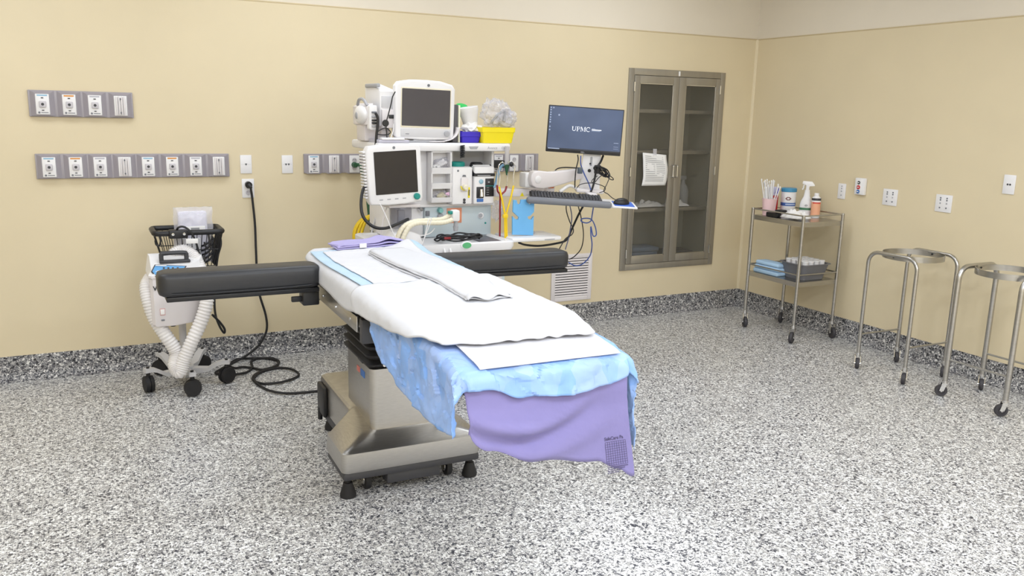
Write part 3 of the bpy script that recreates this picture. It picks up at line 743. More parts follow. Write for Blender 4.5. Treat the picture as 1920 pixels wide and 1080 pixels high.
me = bpy.data.meshes.new_from_object(tmp.evaluated_get(bpy.context.evaluated_depsgraph_get())); bpy.data.objects.remove(tmp)
b = new(); b.from_mesh(me)
for v in b.verts: v.co = on_lav(s0-.002+v.co.x*.8, ya+.006+v.co.y)
lav_child('laundry_text_print', b, INK)
# blue underpad with white absorbent centre
hangL = [(-1.66, .2), (-1.5, .235), (-1.35, .25), (-1.15, .245), (-.9, .19), (-.66, .02), (-.6, .0)]
hangR = [(-1.7, .34), (-1.62, .33), (-1.54, .16), (-1.42, .035), (-.6, .02)]
BY0 = -.6
def by(v): return BY0+(YFOOT-.05-BY0)*v
def bluex(u, v, s, y, p):
    if s > SA: p.x += .11*max(0, .9-p.z); p.y -= .01*min(1, (s-SA)/.1)
    return p
pad1 = sheet_obj('underpad', FILM, lambda v: -SA-lerpt(hangL, by(v)), lambda v: SA+lerpt(hangR, by(v)), lambda u: BY0, lambda u: YFOOT-lerpt([(0, .04), (.25, .06), (.34, .095), (.5, .105), (.62, .09), (.74, .055), (.82, .035), (1, .02)], u), .009, 150, 150, .0015, 7, .012, 11, .05, .0006, extra=bluex, crease=.0023, smooth=25, facet=1.25)
tag(pad1, 'blue plastic backed underpad draped over the foot and the left side', 'underpad')
tm_inv = TM.inverted()
def child_sheet(name, m, parent, s0, s1, ya, yb_, off, **k):
    o = sheet_obj(name, m, lambda v: s0, lambda v: s1, lambda u: ya, lambda u: yb_, off, 50, 60, **k)
    loc = o.location.copy(); o.parent = parent; o.location = loc-parent.location; return o
child_sheet('absorbent_centre', ABSB, pad1, -.225, .245, -.7, YFOOT-.012, .0165, amp=.0015, fr=7, seed=11, solid=.002, crease=.0015)
# white draw sheet under the head pad
ds_ = sheet_obj('draw_sheet', COTTON, lambda v: -SA-lerpt([(0, .02), (.1, .03), (.45, .1), (.8, .115), (1, .09)], v), lambda v: SA+.02, lambda u: .485-.03*abs(2*u-1)**5, lambda u: -.66, .012, 50, 60, .001, 6, .0, 21, .03, .002, crease=.001)
tag(ds_, 'white draw sheet hanging over the left table edge beside the arm board', 'sheet')
# head underpad, pale border and white centre
def headx(u, v, s, y, p):
    p.z += .03*math.exp(-((u-.93)/.12)**2-((v-.05)/.12)**2)
    return p
pad2 = sheet_obj('underpad', FILMP, lambda v: -SA-.0-.01*math.sin(v*5), lambda v: SA+.012+.02*v, lambda u: .31+.08*u, lambda u: -.60+.06*u, .019, 60, 80, .002, 6, .003, 31, .05, .001, crease=.002, extra=headx)
tag(pad2, 'white underpad with pale blue edges on the head half of the table', 'underpad')
def headc(u, v, s, y, p):
    p.z += .03*math.exp(-((u-.97)/.14)**2-((v-.0)/.12)**2)
    return p
o = sheet_obj('absorbent_centre', ABSB, lambda v: -.222-.01*math.sin(v*5), lambda v: .238+.01*v, lambda u: .265+.07*u, lambda u: -.565+.06*u, .0235, 60, 80, .002, 6, 0, 31, .05, .0015, crease=.002, extra=headc)
loc = o.location.copy(); o.parent = pad2; o.location = loc-pad2.location
# white blanket over the middle and legs
hangW = [(-1.5, .0), (-1.42, .02), (-1.27, .055), (-1.05, .078), (-.8, .095), (-.62, .105), (-.5, .09)]
def wy(v): return -.60+(-1.49+.60)*v
def blx(u, v, s, y, p):
    if v > .95: p.z += .006*noise.noise(Vector((u*14, 1, 7)))*(v-.95)/.05
    if v < .08: p.z += .006*(1-v/.08)*noise.noise(Vector((u*9, 4, 2)))
    return p
bl = sheet_obj('cotton_blanket', COTTON, lambda v: -SA-lerpt(hangW, wy(v)), lambda v: SA+.03-.075*max(0, (v-.55)/.45)**1.5, lambda u: -.63+.08*u+.012*math.sin(u*9), lambda u: -1.46-.05*math.sin(min(1, u*1.6)*PI)*.4-.02*u+.012*noise.noise(Vector((u*7, 3, 1)))-.03*u, .027, 90, 90, .003, 4, .0, 41, .05, .007, crease=.003, extra=blx)
tag(bl, 'white cotton blanket spread across the middle of the table', 'blanket')
# folded white towel lying along the table
ctr = spline([(1.275, 3.80, 0), (1.295, 3.45, 0), (1.325, 3.08, 0), (1.30, 2.86, 0), (1.285, 2.69, 0)], 12)
t = thing('folded_towel', 'white folded towel lying lengthwise on top of the blanket', 'towel', (1.3, 3.2, ZPAD+.025))
for k in range(3):
    b = new(); n = len(ctr)
    def tf(u, v, k=k):
        i = v*(n-1); i0_ = int(min(i, n-2)); p = ctr[i0_].lerp(ctr[i0_+1], i-i0_)
        w = (.095+.022*math.sin(min(1, v*1.35)*PI))*(1-.03*k)
        x = p.x+(u-.5)*2*w+.004*noise.noise(Vector((v*14, k*3, 0)))
        e = min(1, min(u, 1-u)*8); e = math.sqrt(max(0, 1-(1-e)**2))
        z = ZPAD+.035+k*.011+(.0095*(e-1) if k == 2 else 0)+.0025*noise.noise(Vector((x*8, p.y*8, k)))
        return Vector((x, p.y-(.012*k if v > .9 else 0)+.012*math.sin(u*7+k)*(1 if v > .95 else 0), z+.003*k*math.sin(u*12)*(1 if v > .93 else 0)))
    sheet(b, 24, 60, tf); obj('fold_layer', b, COTTON, t, solid=.005, smooth=180)
# lavender folded gown at the head
t = thing('folded_gown', 'lavender folded cloth at the head of the table', 'cloth', (1.27, 4.08, ZPAD+.02))
for k in range(3):
    b = new()
    def gf(u, v, k=k):
        x = 1.085+u*.37+.006*k*math.sin(v*5); y = 3.985+.06*u+v*.13+.004*k
        z = ZPAD+.027+k*.009+.004*noise.noise(Vector((x*9, y*9, k)))+(.008*math.exp(-((u-.75)/.12)**2)*k)-(.006 if k == 2 and (u < .04 or u > .96) else 0)
        return Vector((x, y, z))
    sheet(b, 30, 12, gf); obj('fold_layer', b, mat('pale_lavender_cloth', (178, 170, 214), .85, 0, .04, 10, .12, 60), t, solid=.006, smooth=180)
b = new(); box(b, 1.2, 1.235, 3.998, 4.003, ZPAD+.03, ZPAD+.052, .001); obj('care_label', b, PAPER, t)
# ================================================================ anaesthesia machine
YA = 4.72
def pv(x, y, Y): return P(x, y, Y=Y)
am = thing('anaesthesia_machine', 'large white anaesthesia machine with a side mounted ventilator screen', 'anaesthesia machine', (1.9, 4.8, 0))
def A(name, b, m, parent=None, **k): return obj(name, b, m, parent or am, **k)
X0, X1 = 1.52, 2.245
b = new(); box(b, X0, X1, 4.47, 5.15, .16, .865, .015); A('lower_cabinet', b, PALEBLUE)
for z0, z1 in ((.2, .41), (.425, .635), (.65, .85)):
    b = new(); box(b, X0+.03, X1-.03, 4.455, 4.475, z0, z1, .006); dr = A('drawer', b, WHITE2)
    b = new(); xm = (X0+X1)/2; tube(b, [(xm-.12, 4.455, z1-.05), (xm-.12, 4.435, z1-.05), (xm+.12, 4.435, z1-.05), (xm+.12, 4.455, z1-.05)], .007, 8, 3); A('drawer_handle', b, LGREY, dr)
b = new(); box(b, X0-.03, X1+.03, 4.43, 5.2, .1, .17, .02); A('plinth', b, GREYW)
for x in (X0+.04, X1-.04):
    for y in (4.52, 5.1):
        b = new(); Mx = Matrix.Translation((x, y, .051)) @ Matrix.Rotation(PI/2, 4, 'Y'); lathe(b, [(0, -.02), (.04, -.02), (.05, -.012), (.05, .012), (.04, .02), (0, .02)], 20, Mx); box(b, x-.01, x+.01, y-.01, y+.01, .05, .11); A('caster', b, RUBBER)
# work deck
zd = .9
b = new(); loft(b, [ring(1.47, 2.262, 4.405, 5.0, .035, zd-.05), ring(1.462, 2.272, 4.395, 5.0, .04, zd-.03), ring(1.462, 2.272, 4.395, 5.0, .04, zd-.004), ring(1.47, 2.264, 4.403, 4.995, .036, zd), ring(1.5, 2.235, 4.435, 4.97, .03, zd), ring(1.505, 2.23, 4.44, 4.965, .03, zd-.008)]); A('work_deck', b, WHITE, smooth=40)
b = new(); a = P(893, 446, Z=zd-.006); c = P(946, 431, Z=zd-.006); q_ = P(918, 431, Z=zd); box(b, P(884, 446, Z=zd).x, 2.215, 4.45, min(q_.y, 4.7), zd-.0085, zd-.0055, .001); A('deck_glass', b, mat('smoked_glass', (96, 92, 98), .35, spec=.3))
b = new(); loft(b, [ring(1.475, 2.255, 4.408, 4.5, .03, .845-.11), ring(1.475, 2.255, 4.408, 4.5, .03, .845)]); A('deck_apron', b, WHITE2, smooth=40)
g = pv(875, 460, 4.39)
b = new(); lathe(b, [(.028, 0), (.03, .004), (.022, .008), (0, .008)], 24, Matrix.Translation((g.x, 4.395, g.z)) @ Matrix.Diagonal((1.25, 1, .8, 1)) @ Matrix.Rotation(PI/2, 4, 'X')); bd = A('badge', b, WHITE)
b = new(); lathe(b, [(.022, 0), (.022, .002), (0, .002)], 24, Matrix.Translation((g.x, 4.3865, g.z)) @ Matrix.Diagonal((1.25, 1, .8, 1)) @ Matrix.Rotation(PI/2, 4, 'X')); A('badge_face', b, mat('badge_green', (90, 180, 120), .4), bd)
for px in (832, 843):
    q = pv(px, 470, 4.4); b = new(); tube(b, [(q.x, 4.408, q.z+.02), (q.x, 4.385, q.z+.0), (q.x, 4.38, q.z-.012), (q.x, 4.39, q.z-.02)], .006, 8, 3); A('hook', b, WHITE)
# upper housing
xl = 1.6; xb0 = pv(850, 330, YA).x; xb1 = pv(921, 330, YA).x; zs = pv(870, 284, 4.62).z; zp = pv(870, 382, YA).z; zt = zs+.048
b = new(); box(b, xl, xb0, YA, 5.12, zp, zs, .01); A('side_column', b, WHITE)
b = new(); box(b, xb0, xb1, 4.84, 5.12, zp, zs); A('bay_back', b, mat('bay_grey', (186, 186, 188), .5), smooth=0)
b = new(); box(b, xb1, xb1+.018, YA, 5.12, zp, zs, .004); A('bay_cheek', b, WHITE)
b = new(); box(b, xl, xb1+.018, YA-.01, 5.12, zp-.014, zp+.004, .004); A('bay_shelf', b, WHITE)
b = new(); box(b, 1.82, xb1+.005, YA, 5.12, zd-.005, zp-.014, .006); A('gas_panel', b, PALEBLUE)
b = new(); box(b, 1.6, 1.82, YA+.02, 5.12, zd-.005, zp-.014, .01); A('gas_panel_side', b, WHITE)
b = new(); box(b, 1.5, pv(958, 277, 4.62).x, 4.62, 5.15, zs, zt, .014); ts = A('top_shelf', b, WHITE)
q = pv(888, 277, 4.62); b = new(); prism(b, [(q.x-.03, q.z+.008), (q.x+.03, q.z+.008), (q.x+.02, q.z-.008), (q.x-.02, q.z-.008)], 4.616, 4.621, 'y'); A('shelf_latch', b, LGREY, ts)
q = pv(929, 277.5, 4.62); text('shelf_name', 'Avance', .022, XZ(q.x-.02, 4.6195, q.z), LGREY, ts); text('shelf_name', 'CS²', .02, XZ(q.x+.055, 4.6195, q.z), FAINT, ts)
# panel fittings
def knob(px, py, Y, r, m, nm, d=.018, parent=None):
    q = pv(px, py, Y); b = new(); lathe(b, [(r, 0), (r, d*.7), (r*.8, d), (0, d)], 18, Matrix.Translation((q.x, Y, q.z)) @ Matrix.Rotation(PI/2, 4, 'X')); return A(nm, b, m, parent)
knob(901, 404, YA, .019, WHITE, 'gauge', .012); knob(901, 404, YA-.012, .013, LGREY, 'gauge_face', .003)
knob(910, 418, YA, .006, TEAL, 'indicator', .004); knob(824, 394, YA, .017, mat('pale_teal', (130, 190, 186), .4), 'flow_knob', .03); knob(825, 406, YA, .019, LGREY, 'flush_knob', .02); knob(786, 392, YA+.02, .012, CHROME, 'side_knob', .04)
b = new(); pbox(b, 838, 390, 866, 418, YA-.004, .006, .002); A('warning_plate', b, mat('orange_plate', (226, 150, 116), .5))
b = new(); pbox(b, 799, 396, 806, 405, YA-.012, .014, .002); A('gas_switch', b, MGREY)
# storage tray with three pockets
tx0, tx1 = pv(809, 330, 4.64).x, pv(847, 330, 4.64).x; Yt = 4.64
def zpx(y, Y=Yt): return pv(828, y, Y).z
b = new(); box(b, tx0, tx0+.008, Yt, YA, zpx(379), zpx(284), .002); box(b, tx1-.008, tx1, Yt, YA, zpx(379), zpx(284), .002); box(b, tx0, tx1, Yt, YA, zpx(286), zpx(283), .002); box(b, tx0, tx1, YA-.006, YA, zpx(379), zpx(284))
tr = A('storage_tray', b, WHITE)
for (y0, y1) in ((314, 326), (343, 354), (370, 379.5)):
    z0, z1 = zpx(y1), zpx(y0); b = new(); prism(b, [(Yt, z0), (Yt+.006, z0), (Yt-.008, z1), (Yt-.014, z1)], tx0, tx1, 'x', .0015); box(b, tx0+.008, tx1-.008, Yt+.004, YA-.006, z0, z0+.008); A('pocket', b, WHITE, tr)
# ventilator display on its arm, slightly turned anticlockwise
c = pv(739, 327, 4.5); MD = Matrix.Translation(c) @ Matrix.Rotation(math.radians(-3.2), 4, 'Y')
w2, h2 = .158, .168
b = new(); prism(b, [(-w2, -h2+.03), (-w2+.012, -h2+.008), (-.05, -h2), (.05, -h2), (w2-.012, -h2+.008), (w2, -h2+.03), (w2, h2-.03), (w2-.015, h2-.008), (.05, h2), (-.05, h2), (-w2+.015, h2-.008), (-w2, h2-.03)], -.02, .055, 'y', .012, 3, MD); ds = A('display', b, WHITE)
b = new(); prism(b, rrect(-w2+.014, w2-.014, -h2+.03, h2-.03, .02), .05, .1, 'y', .01, 2, MD); A('display_back', b, WHITE2, ds)
b = new()
for i in range(16):
    z = -h2+.05+i*.0165; box(b, -w2-.014, -w2+.006, .0, .075, z-.0045, z+.0045, .002, M=MD)
A('cooling_fin', b, WHITE, ds)
b = new(); prism(b, rrect(-.118, .128, -.105, .13, .004), -.0225, -.019, 'y', 0, 2, MD); A('screen', b, SCREEN, ds)
b = new(); lathe(b, [(.018, 0), (.018, .014), (.014, .018), (0, .018)], 20, MD @ Matrix.Translation((.118, -.02, -.128)) @ Matrix.Rotation(PI/2, 4, 'X')); A('dial', b, TEAL, ds)
b = new(); lathe(b, [(.008, 0), (.008, .002), (0, .002)], 16, MD @ Matrix.Translation((.0, -.02, .148)) @ Matrix.Rotation(PI/2, 4, 'X')); A('maker_mark', b, MGREY, ds)
for i in range(4):
    b = new(); box(b, -.1+i*.045, -.08+i*.045, -.0212, -.0195, -.137, -.131, M=MD); A('key_mark', b, FAINT, ds)
b = new(); tube(b, [(c.x+.02, 4.58, c.z), (c.x+.06, 4.68, c.z-.02), (1.62, 4.8, c.z-.02)], .03, 10, 4); A('display_arm', b, WHITE2)
# absorber with canister, left of the gas panel
q0 = pv(736, 430, 4.56); q1 = pv(776, 388, 4.56)
b = new(); lathe(b, [(0, 0), (.058, 0), (.062, .01), (.062, .12), (.058, .13), (0, .13)], 28, c=((q0.x+q1.x)/2, 4.6, q0.z)); cn = A('absorber_canister', b, SMOKE)
b = new(); box(b, (q0.x+q1.x)/2-.02, (q0.x+q1.x)/2+.02, 4.585, 4.615, q0.z+.01, q1.z-.02, .005); A('canister_core', b, LGREY, cn)
b = new(); box(b, q0.x-.03, q1.x+.03, 4.53, 4.7, q1.z-.0, q1.z+.02, .008); A('absorber_head', b, WHITE2)
b = new(); prism(b, [(1.49, zd), (1.49, zd+.03), (1.53, zd+.075), (1.62, zd+.085), (1.68, zd+.06), (1.7, zd)], 4.42, 4.56, 'y', .012, 2); A('breathing_block', b, WHITE)
q = pv(773, 432, 4.47); b = new(); lathe(b, [(0, 0), (.028, 0), (.03, .03), (.022, .045), (0, .05)], 18, c=(q.x, 4.5, zd)); A('bag_port', b, TEAL)
# fold-out side shelf at the right with a bracket
s0 = P(955, 449, Z=.9); s1 = P(1040, 440, Z=.9)
b = new(); box(b, 2.285, s1.x, 4.47, 4.72, .878, .905, .01); sh = A('side_shelf', b, WHITE)
b = new(); box(b, 2.24, 2.3, 4.5, 4.68, .84, .88, .008); A('shelf_bracket', b, GREYW, sh)
b = new(); box(b, s1.x-.12, s1.x-.05, 4.468, 4.4715, .885, .89); A('shelf_mark', b, LGREY, sh)

# ---- vaporizers
def vaporizer(label, px0, px1, py0, py1, dark):
    Yv = 4.64; a = pv(px0, (py0+py1)/2, Yv); c = pv(px1, (py0+py1)/2, Yv); z0 = zp+.004; z1 = pv((px0+px1)/2, py0, Yv).z; xm = (a.x+c.x)/2; w = c.x-a.x; h = z1-z0
    t = thing('vaporizer', label, 'vaporizer', (xm, Yv+.06, z0), group='vaporizers on the anaesthesia machine')
    b = new(); box(b, a.x, c.x, Yv, Yv+.14, z0, z1, .01, 3); obj('body', b, WHITE, t)
    if not dark:
        b = new(); lathe(b, [(.045, 0), (.047, .004), (.046, .022), (.038, .028), (0, .028)], 26, c=(xm-.006, Yv+.07, z1)); obj('cap', b, TEAL, t)
        b = new(); prism(b, rrect(xm-.012, xm+.034, z0+h*.35, z0+h*.72, .008), Yv-.012, Yv+.002, 'y', .003); obj('filler_block', b, WHITE2, t)
        b = new(); lathe(b, [(.016, 0), (.016, .03), (.012, .034), (0, .034)], 18, Matrix.Translation((xm+.006, Yv-.01, z0+h*.47)) @ Matrix.Rotation(PI/2, 4, 'X')); obj('filler_cap', b, CREAM, t)
        b = new(); tube(b, [(xm-.016, Yv-.012, z0+h*.5), (xm-.01, Yv-.02, z0+h*.42), (xm+.01, Yv-.022, z0+h*.4), (xm+.028, Yv-.014, z0+h*.46)], .0035, 6, 4); obj('filler_strap', b, YELLOW, t)
        b = new(); box(b, xm+.036, xm+.048, Yv-.004, Yv+.001, z0+h*.18, z0+h*.46, .001); s_ = obj('sight_label', b, YELLOW, t); b = new(); box(b, xm+.039, xm+.045, Yv-.006, Yv-.003, z0+h*.24, z0+h*.4); obj('sight_glass', b, DGREY, s_)
        b = new(); prism(b, [(xm-.002, z0+h*.74), (xm+.022, z0+h*.74), (xm+.018, z0+h*.79), (xm+.002, z0+h*.79)], Yv-.004, Yv+.001, 'y'); obj('lock_mark', b, MGREY, t)
        for dz in (.06, .13):
            b = new(); lathe(b, [(.008, 0), (.008, .006), (0, .006)], 12, Matrix.Translation((xm+.012, Yv, z0+h*dz)) @ Matrix.Rotation(PI/2, 4, 'X')); obj('drain_plug', b, DGREY, t)
        b = new(); lathe(b, [(.006, 0), (.006, .003), (0, .003)], 12, Matrix.Translation((xm-.03, Yv, z0+h*.9)) @ Matrix.Rotation(PI/2, 4, 'X')); obj('maker_mark', b, MGREY, t)
    else:
        b = new(); box(b, a.x-.004, c.x-.004, Yv+.03, Yv+.145, z0+h*.5, z1-.004, .012); obj('shroud', b, BLACK, t)
        b = new(); lathe(b, [(.036, 0), (.04, .004), (.038, .018), (.03, .024), (0, .024)], 24, c=(xm-.014, Yv+.09, z1-.004)); obj('cap', b, BLACK, t)
        b = new(); prism(b, [(Yv-.004, z0+h*.74), (Yv-.004, z0+h*.8), (Yv+.06, z1+.008), (Yv+.075, z1+.004), (Yv+.03, z0+h*.74)], a.x-.002, c.x+.002, 'x', .003); hd = obj('hood', b, BLACK, t)
        b = new(); nrm = [(a.x+.02, Yv-.0035, z0+h*.815), (c.x-.012, Yv-.0035, z0+h*.815), (c.x-.012, Yv+.052, z1+.0035), (a.x+.01, Yv+.052, z1+.0035)]; vs4 = [b.verts.new(Vector(p)+Vector((0, -.002, .003))) for p in nrm]; b.faces.new(vs4); obj('hood_label', b, PAPER, hd, smooth=0)
        b = new(); box(b, a.x+.02, c.x-.03, Yv-.0055, Yv-.0035, z0+h*.755, z0+h*.775); obj('print_line', b, LGREY, hd)
        b = new(); box(b, xm+.006, c.x-.004, Yv-.004, Yv+.002, z0+h*.2, z0+h*.68, .002); pn = obj('side_panel', b, BLACK, t)
        b = new()
        for k in range(4): box(b, xm+.014, xm+.03, Yv-.0052, Yv-.0038, z0+h*(.25+k*.06), z0+h*(.26+k*.06))
        box(b, xm+.022, xm+.034, Yv-.0052, Yv-.0038, z0+h*.57, z0+h*.6); obj('scale_marks', b, LGREY, pn)
        b = new(); box(b, xm+.006, c.x-.004, Yv-.0052, Yv-.0038, z0+h*.475, z0+h*.49); obj('teal_line', b, TEAL, pn)
        b = new(); lathe(b, [(.014, 0), (.014, .004), (.011, .006), (0, .006)], 18, Matrix.Translation((xm-.022, Yv, z0+h*.6)) @ Matrix.Rotation(PI/2, 4, 'X')); obj('status_light', b, mat('pale_blue_light', (150, 190, 206), .3), t)
        b = new(); box(b, a.x+.016, xm-.004, Yv-.003, Yv+.002, z0+h*.16, z0+h*.46, .002); obj('filler_recess', b, BLACK, t)
        b = new(); cyl(b, (xm-.022, Yv-.012, z0+h*.2), (xm-.022, Yv-.006, z0+h*.4), .014, .011, 14); obj('filler_cap', b, CHROME, t)
        b = new(); box(b, a.x+.018, xm-.006, Yv-.006, Yv, z0+h*.06, z0+h*.15, .003); obj('blue_tab', b, BLUELAB, t)
    return t
vaporizer('white vaporizer with a teal round cap on the anaesthesia machine', 848, 886, 313, 378, False)
vaporizer('black hooded vaporizer at the right of the machine bay', 889, 927, 312, 377, True)

# ---- pocket contents
def bagitem(name, label, px, py, Y, s, m, seed, cat='bag', sub=3, amp=.5):
    q = pv(px, py, Y); b = new(); blob(b, q, s, sub, amp, 9, seed); return tag(obj(name, b, m, smooth=25), label, cat)
bagitem('airway_pack', 'clear plastic airway pack in the top pocket of the machine tray', 829, 307, 4.69, (.05, .03, .03), CLEARBAG, 1, 'pack')
q = pv(823, 310, 4.67); b = new(); cyl(b, (q.x-.03, 4.685, q.z-.012), (q.x+.035, 4.68, q.z+.03), .011, n=12); cyl(b, (q.x-.01, 4.675, q.z-.014), (q.x+.05, 4.675, q.z+.02), .01, n=12); tag(obj('airway_tube', b, WHITE), 'pair of white airway tubes in the top tray pocket', 'tube')
bagitem('plastic_bag', 'crumpled clear bag with pale contents in the bottom tray pocket', 826, 367, 4.68, (.052, .03, .028), CLEARBAG, 4)
bagitem('sponge_pack', 'pale yellow pack in the bottom tray pocket', 829, 367, 4.695, (.035, .015, .02), mat('pale_yellow', (244, 232, 170), .7), 5, 'pack', 2, .3)
bagitem('pink_wrapper', 'pink wrapper sticking out of the bottom tray pocket', 845, 364, 4.66, (.035, .008, .012), mat('pink_film', (232, 190, 214), .4), 6, 'wrapper', 2, .4)

# ================================================================ on the top shelf
zt0 = zt
# patient monitor
c = pv(798, 208, 4.68); MM = Matrix.Translation((c.x, 4.68, c.z)) @ Matrix.Rotation(math.radians(1.2), 4, 'Y')
t = thing('patient_monitor', 'white patient monitor with a large dark screen on top of the anaesthesia machine', 'monitor', (c.x, 4.78, zt0))
w2, h2 = .184, .165
def mface(w, h, bul): return [(-w, -h+.02), (-w+.012, -h+.004), (0, -h-.004), (w-.012, -h+.004), (w-.002, -h+.02), (w, h-.035), (w-.018, h-.01), (w*.5, h+bul*.75), (0, h+bul), (-w*.5, h+bul*.75), (-w+.018, h-.006), (-w, h-.03)]
b = new(); prism(b, mface(w2, h2, .01), 0, .06, 'y', .012, 3, MM); obj('bezel', b, WHITE, t)
b = new(); prism(b, mface(w2-.02, h2-.02, .008), .05, .13, 'y', .02, 3, MM); obj('rear_housing', b, WHITE2, t)
b = new(); prism(b, rrect(-.146, .152, -.088, .122, .004), -.0035, .002, 'y', 0, 2, MM); obj('screen', b, mat('grey_screen', (74, 72, 78), .18), t)
b = new(); prism(b, rrect(-.152, .158, -.098, .13, .006), -.002, .002, 'y', .001, 2, MM); obj('screen_rim', b, CREAM, t)
b = new(); box(b, -.15, .16, -.004, .002, -.15, -.105, .003, M=MM); obj('control_strip', b, GREYW, t)
b = new(); lathe(b, [(.017, 0), (.017, .01), (.013, .013), (0, .013)], 20, MM @ Matrix.Translation((.134, -.003, -.127)) @ Matrix.Rotation(PI/2, 4, 'X')); obj('dial', b, LGREY, t)
b = new(); lathe(b, [(.008, 0), (.008, .003), (0, .003)], 16, MM @ Matrix.Translation((.015, 0, .145)) @ Matrix.Rotation(PI/2, 4, 'X')); obj('maker_mark', b, MGREY, t)
b = new(); box(b, -.122, -.1, -.0052, -.003, -.136, -.132, M=MM); obj('power_mark', b, MGREY, t)
b = new(); box(b, c.x-.07, c.x+.07, 4.69, 4.8, zt0, c.z-h2+.012, .006); obj('foot', b, GREYW, t)
b = new(); box(b, c.x-.11, c.x+.12, 4.67, 4.86, zt0+.001, zt0+.012, .004); obj('base_plate', b, LGREY, t)
# papers under the monitor
b = new(); q = pv(760, 268, 4.64); box(b, q.x-.16, q.x+.02, 4.63, 4.82, zt0, zt0+.016, .002); tag(obj('paper_stack', b, mat('paper_grey', (196, 194, 206), .8)), 'stack of papers beside the monitor foot', 'papers')
b = new(); q = pv(726, 267, 4.64); box(b, q.x-.035, q.x+.1, 4.622, 4.7, zt0+.0165, zt0+.028, .004); tag(obj('cable_clip', b, WHITE), 'white flat connector block on the papers', 'connector')
# curled white sheet and dark upright binder
b = new(); q0 = pv(806, 268, 4.66); q1 = pv(860, 240, 4.66)
def cf(u, v):
    x = q0.x+(q1.x-q0.x)*math.sin(u*PI/2)**.9; z = zt0+.004+(q1.z-zt0)*(1-math.cos(u*PI/2))**1.4
    return Vector((x, 4.645+.2*v, z))
sheet(b, 18, 6, cf); tag(obj('curled_sheet', b, WHITE2, solid=.003, smooth=180), 'white sheet curling up between the monitor and the blue bin', 'sheet')
b = new(); q0 = pv(851, 196, 4.7); q1 = pv(862, 265, 4.7); box(b, q0.x-.006, q1.x-.012, 4.7, 4.9, zt0+.002, q0.z, .004); t = tag(obj('binder', b, mat('charcoal_board', (88, 86, 90), .5)), 'charcoal binder standing upright right of the patient monitor', 'binder')
b = new(); box(b, q1.x-.0115, q1.x-.002, 4.69, 4.9, zt0+.001, q0.z-.003, .003); tag(obj('clipboard', b, mat('ivory_board', (240, 238, 214), .5)), 'thin ivory board standing between the binder and the blue bin', 'board')
# bins
def bin_(name, label, px0, px1, py0, py1, Y, dY, m, flare=.012):
    a = pv(px0, py1, Y); c = pv(px1, py1, Y); z0 = zt0+.001; z1 = pv((px0+px1)/2, py0, Y).z
    b = new(); loft(b, [ring(a.x, c.x, Y, Y+dY, .008, z0, 3), ring(a.x-flare, c.x+flare, Y-flare, Y+dY, .01, z1-.03, 3), ring(a.x-flare-.005, c.x+flare+.005, Y-flare-.005, Y+dY+.005, .01, z1-.028, 3), ring(a.x-flare-.006, c.x+flare+.006, Y-flare-.006, Y+dY+.006, .01, z1, 3), ring(a.x-flare, c.x+flare, Y-flare, Y+dY, .008, z1, 3), ring(a.x+.004, c.x-.004, Y+.004, Y+dY-.004, .006, z0+.004, 3)])
    return tag(obj(name, b, m, smooth=30), label, 'bin'), (a.x+c.x)/2, z1
_, bx, bz = bin_('storage_bin', 'blue plastic bin on the machine top shelf', 867, 898, 247, 269, 4.68, .2, BLUEP, .006)
_, yx, yz = bin_('storage_bin', 'bright yellow plastic bin on the right end of the machine top shelf', 907, 960, 239, 270, 4.64, .14, YELLOW, .01)
# helmet-like white cup, cloth and green bowl
q = pv(883, 222, 4.74)
t = thing('suction_container', 'white suction cup with a crumpled liner sitting in the blue bin', 'container', (q.x, 4.76, q.z-.05))
b = new(); Mx = Matrix.Translation((q.x, 4.76, q.z)) @ Matrix.Rotation(math.radians(-10), 4, 'Y'); lathe(b, [(.04, -.06), (.046, -.02), (.056, .03), (.058, .04), (.06, .044), (.06, .066), (.057, .068), (.052, .045), (.04, -.04)], 26, Mx); obj('cup', b, WHITE, t)
b = new(); blob(b, (q.x, 4.73, q.z-.062), (.06, .04, .035), 3, .5, 9, 13); obj('liner', b, PAPER, t, smooth=25)
q = pv(868, 197, 4.84); b = new(); Mx = Matrix.Translation((q.x, 4.86, q.z-.02)) @ Matrix.Rotation(math.radians(25), 4, 'X'); lathe(b, [(0, .02), (.035, .018), (.058, -.005), (.064, -.03), (.062, -.03), (.055, -.006), (.03, .014), (0, .016)], 28, Mx); tag(obj('green_bowl', b, GREEN), 'green plastic bowl turned over behind the white suction cup', 'bowl')
# clear bag with masks over the yellow bin
t = thing('plastic_bag', 'crumpled clear plastic bag of breathing masks in the yellow bin', 'bag', (yx, 4.72, yz))
q = pv(934, 215, 4.72)
def bagpart(c_, s_, sd, amp=.55): 
    b = new(); blob(b, c_, s_, 4, amp, 12, sd); return b
obj('film', bagpart((q.x-.02, 4.72, q.z+.01), (.09, .07, .08), 3, .4), CLEARBAG, t, smooth=60)
obj('film', bagpart((q.x+.05, 4.71, q.z-.02), (.065, .06, .055), 8, .3), CLEARBAG, t, smooth=60)
b = new(); lathe(b, [(.02, -.03), (.045, -.028), (.05, 0), (.035, .03), (.015, .045), (.012, .05)], 20, Matrix.Translation((q.x+.04, 4.7, q.z-.03)) @ Matrix.Rotation(.9, 4, 'X')); obj('mask', b, clear('mask_clear', (230, 230, 236), .5, .15), t)
b = new(); tube(b, [(q.x-.06, 4.69, q.z-.05), (q.x-.03, 4.66, q.z), (q.x+.02, 4.67, q.z+.02), (q.x+.01, 4.66, q.z-.04)], .008, 8, 5); obj('mask_tube', b, LGREY, t)

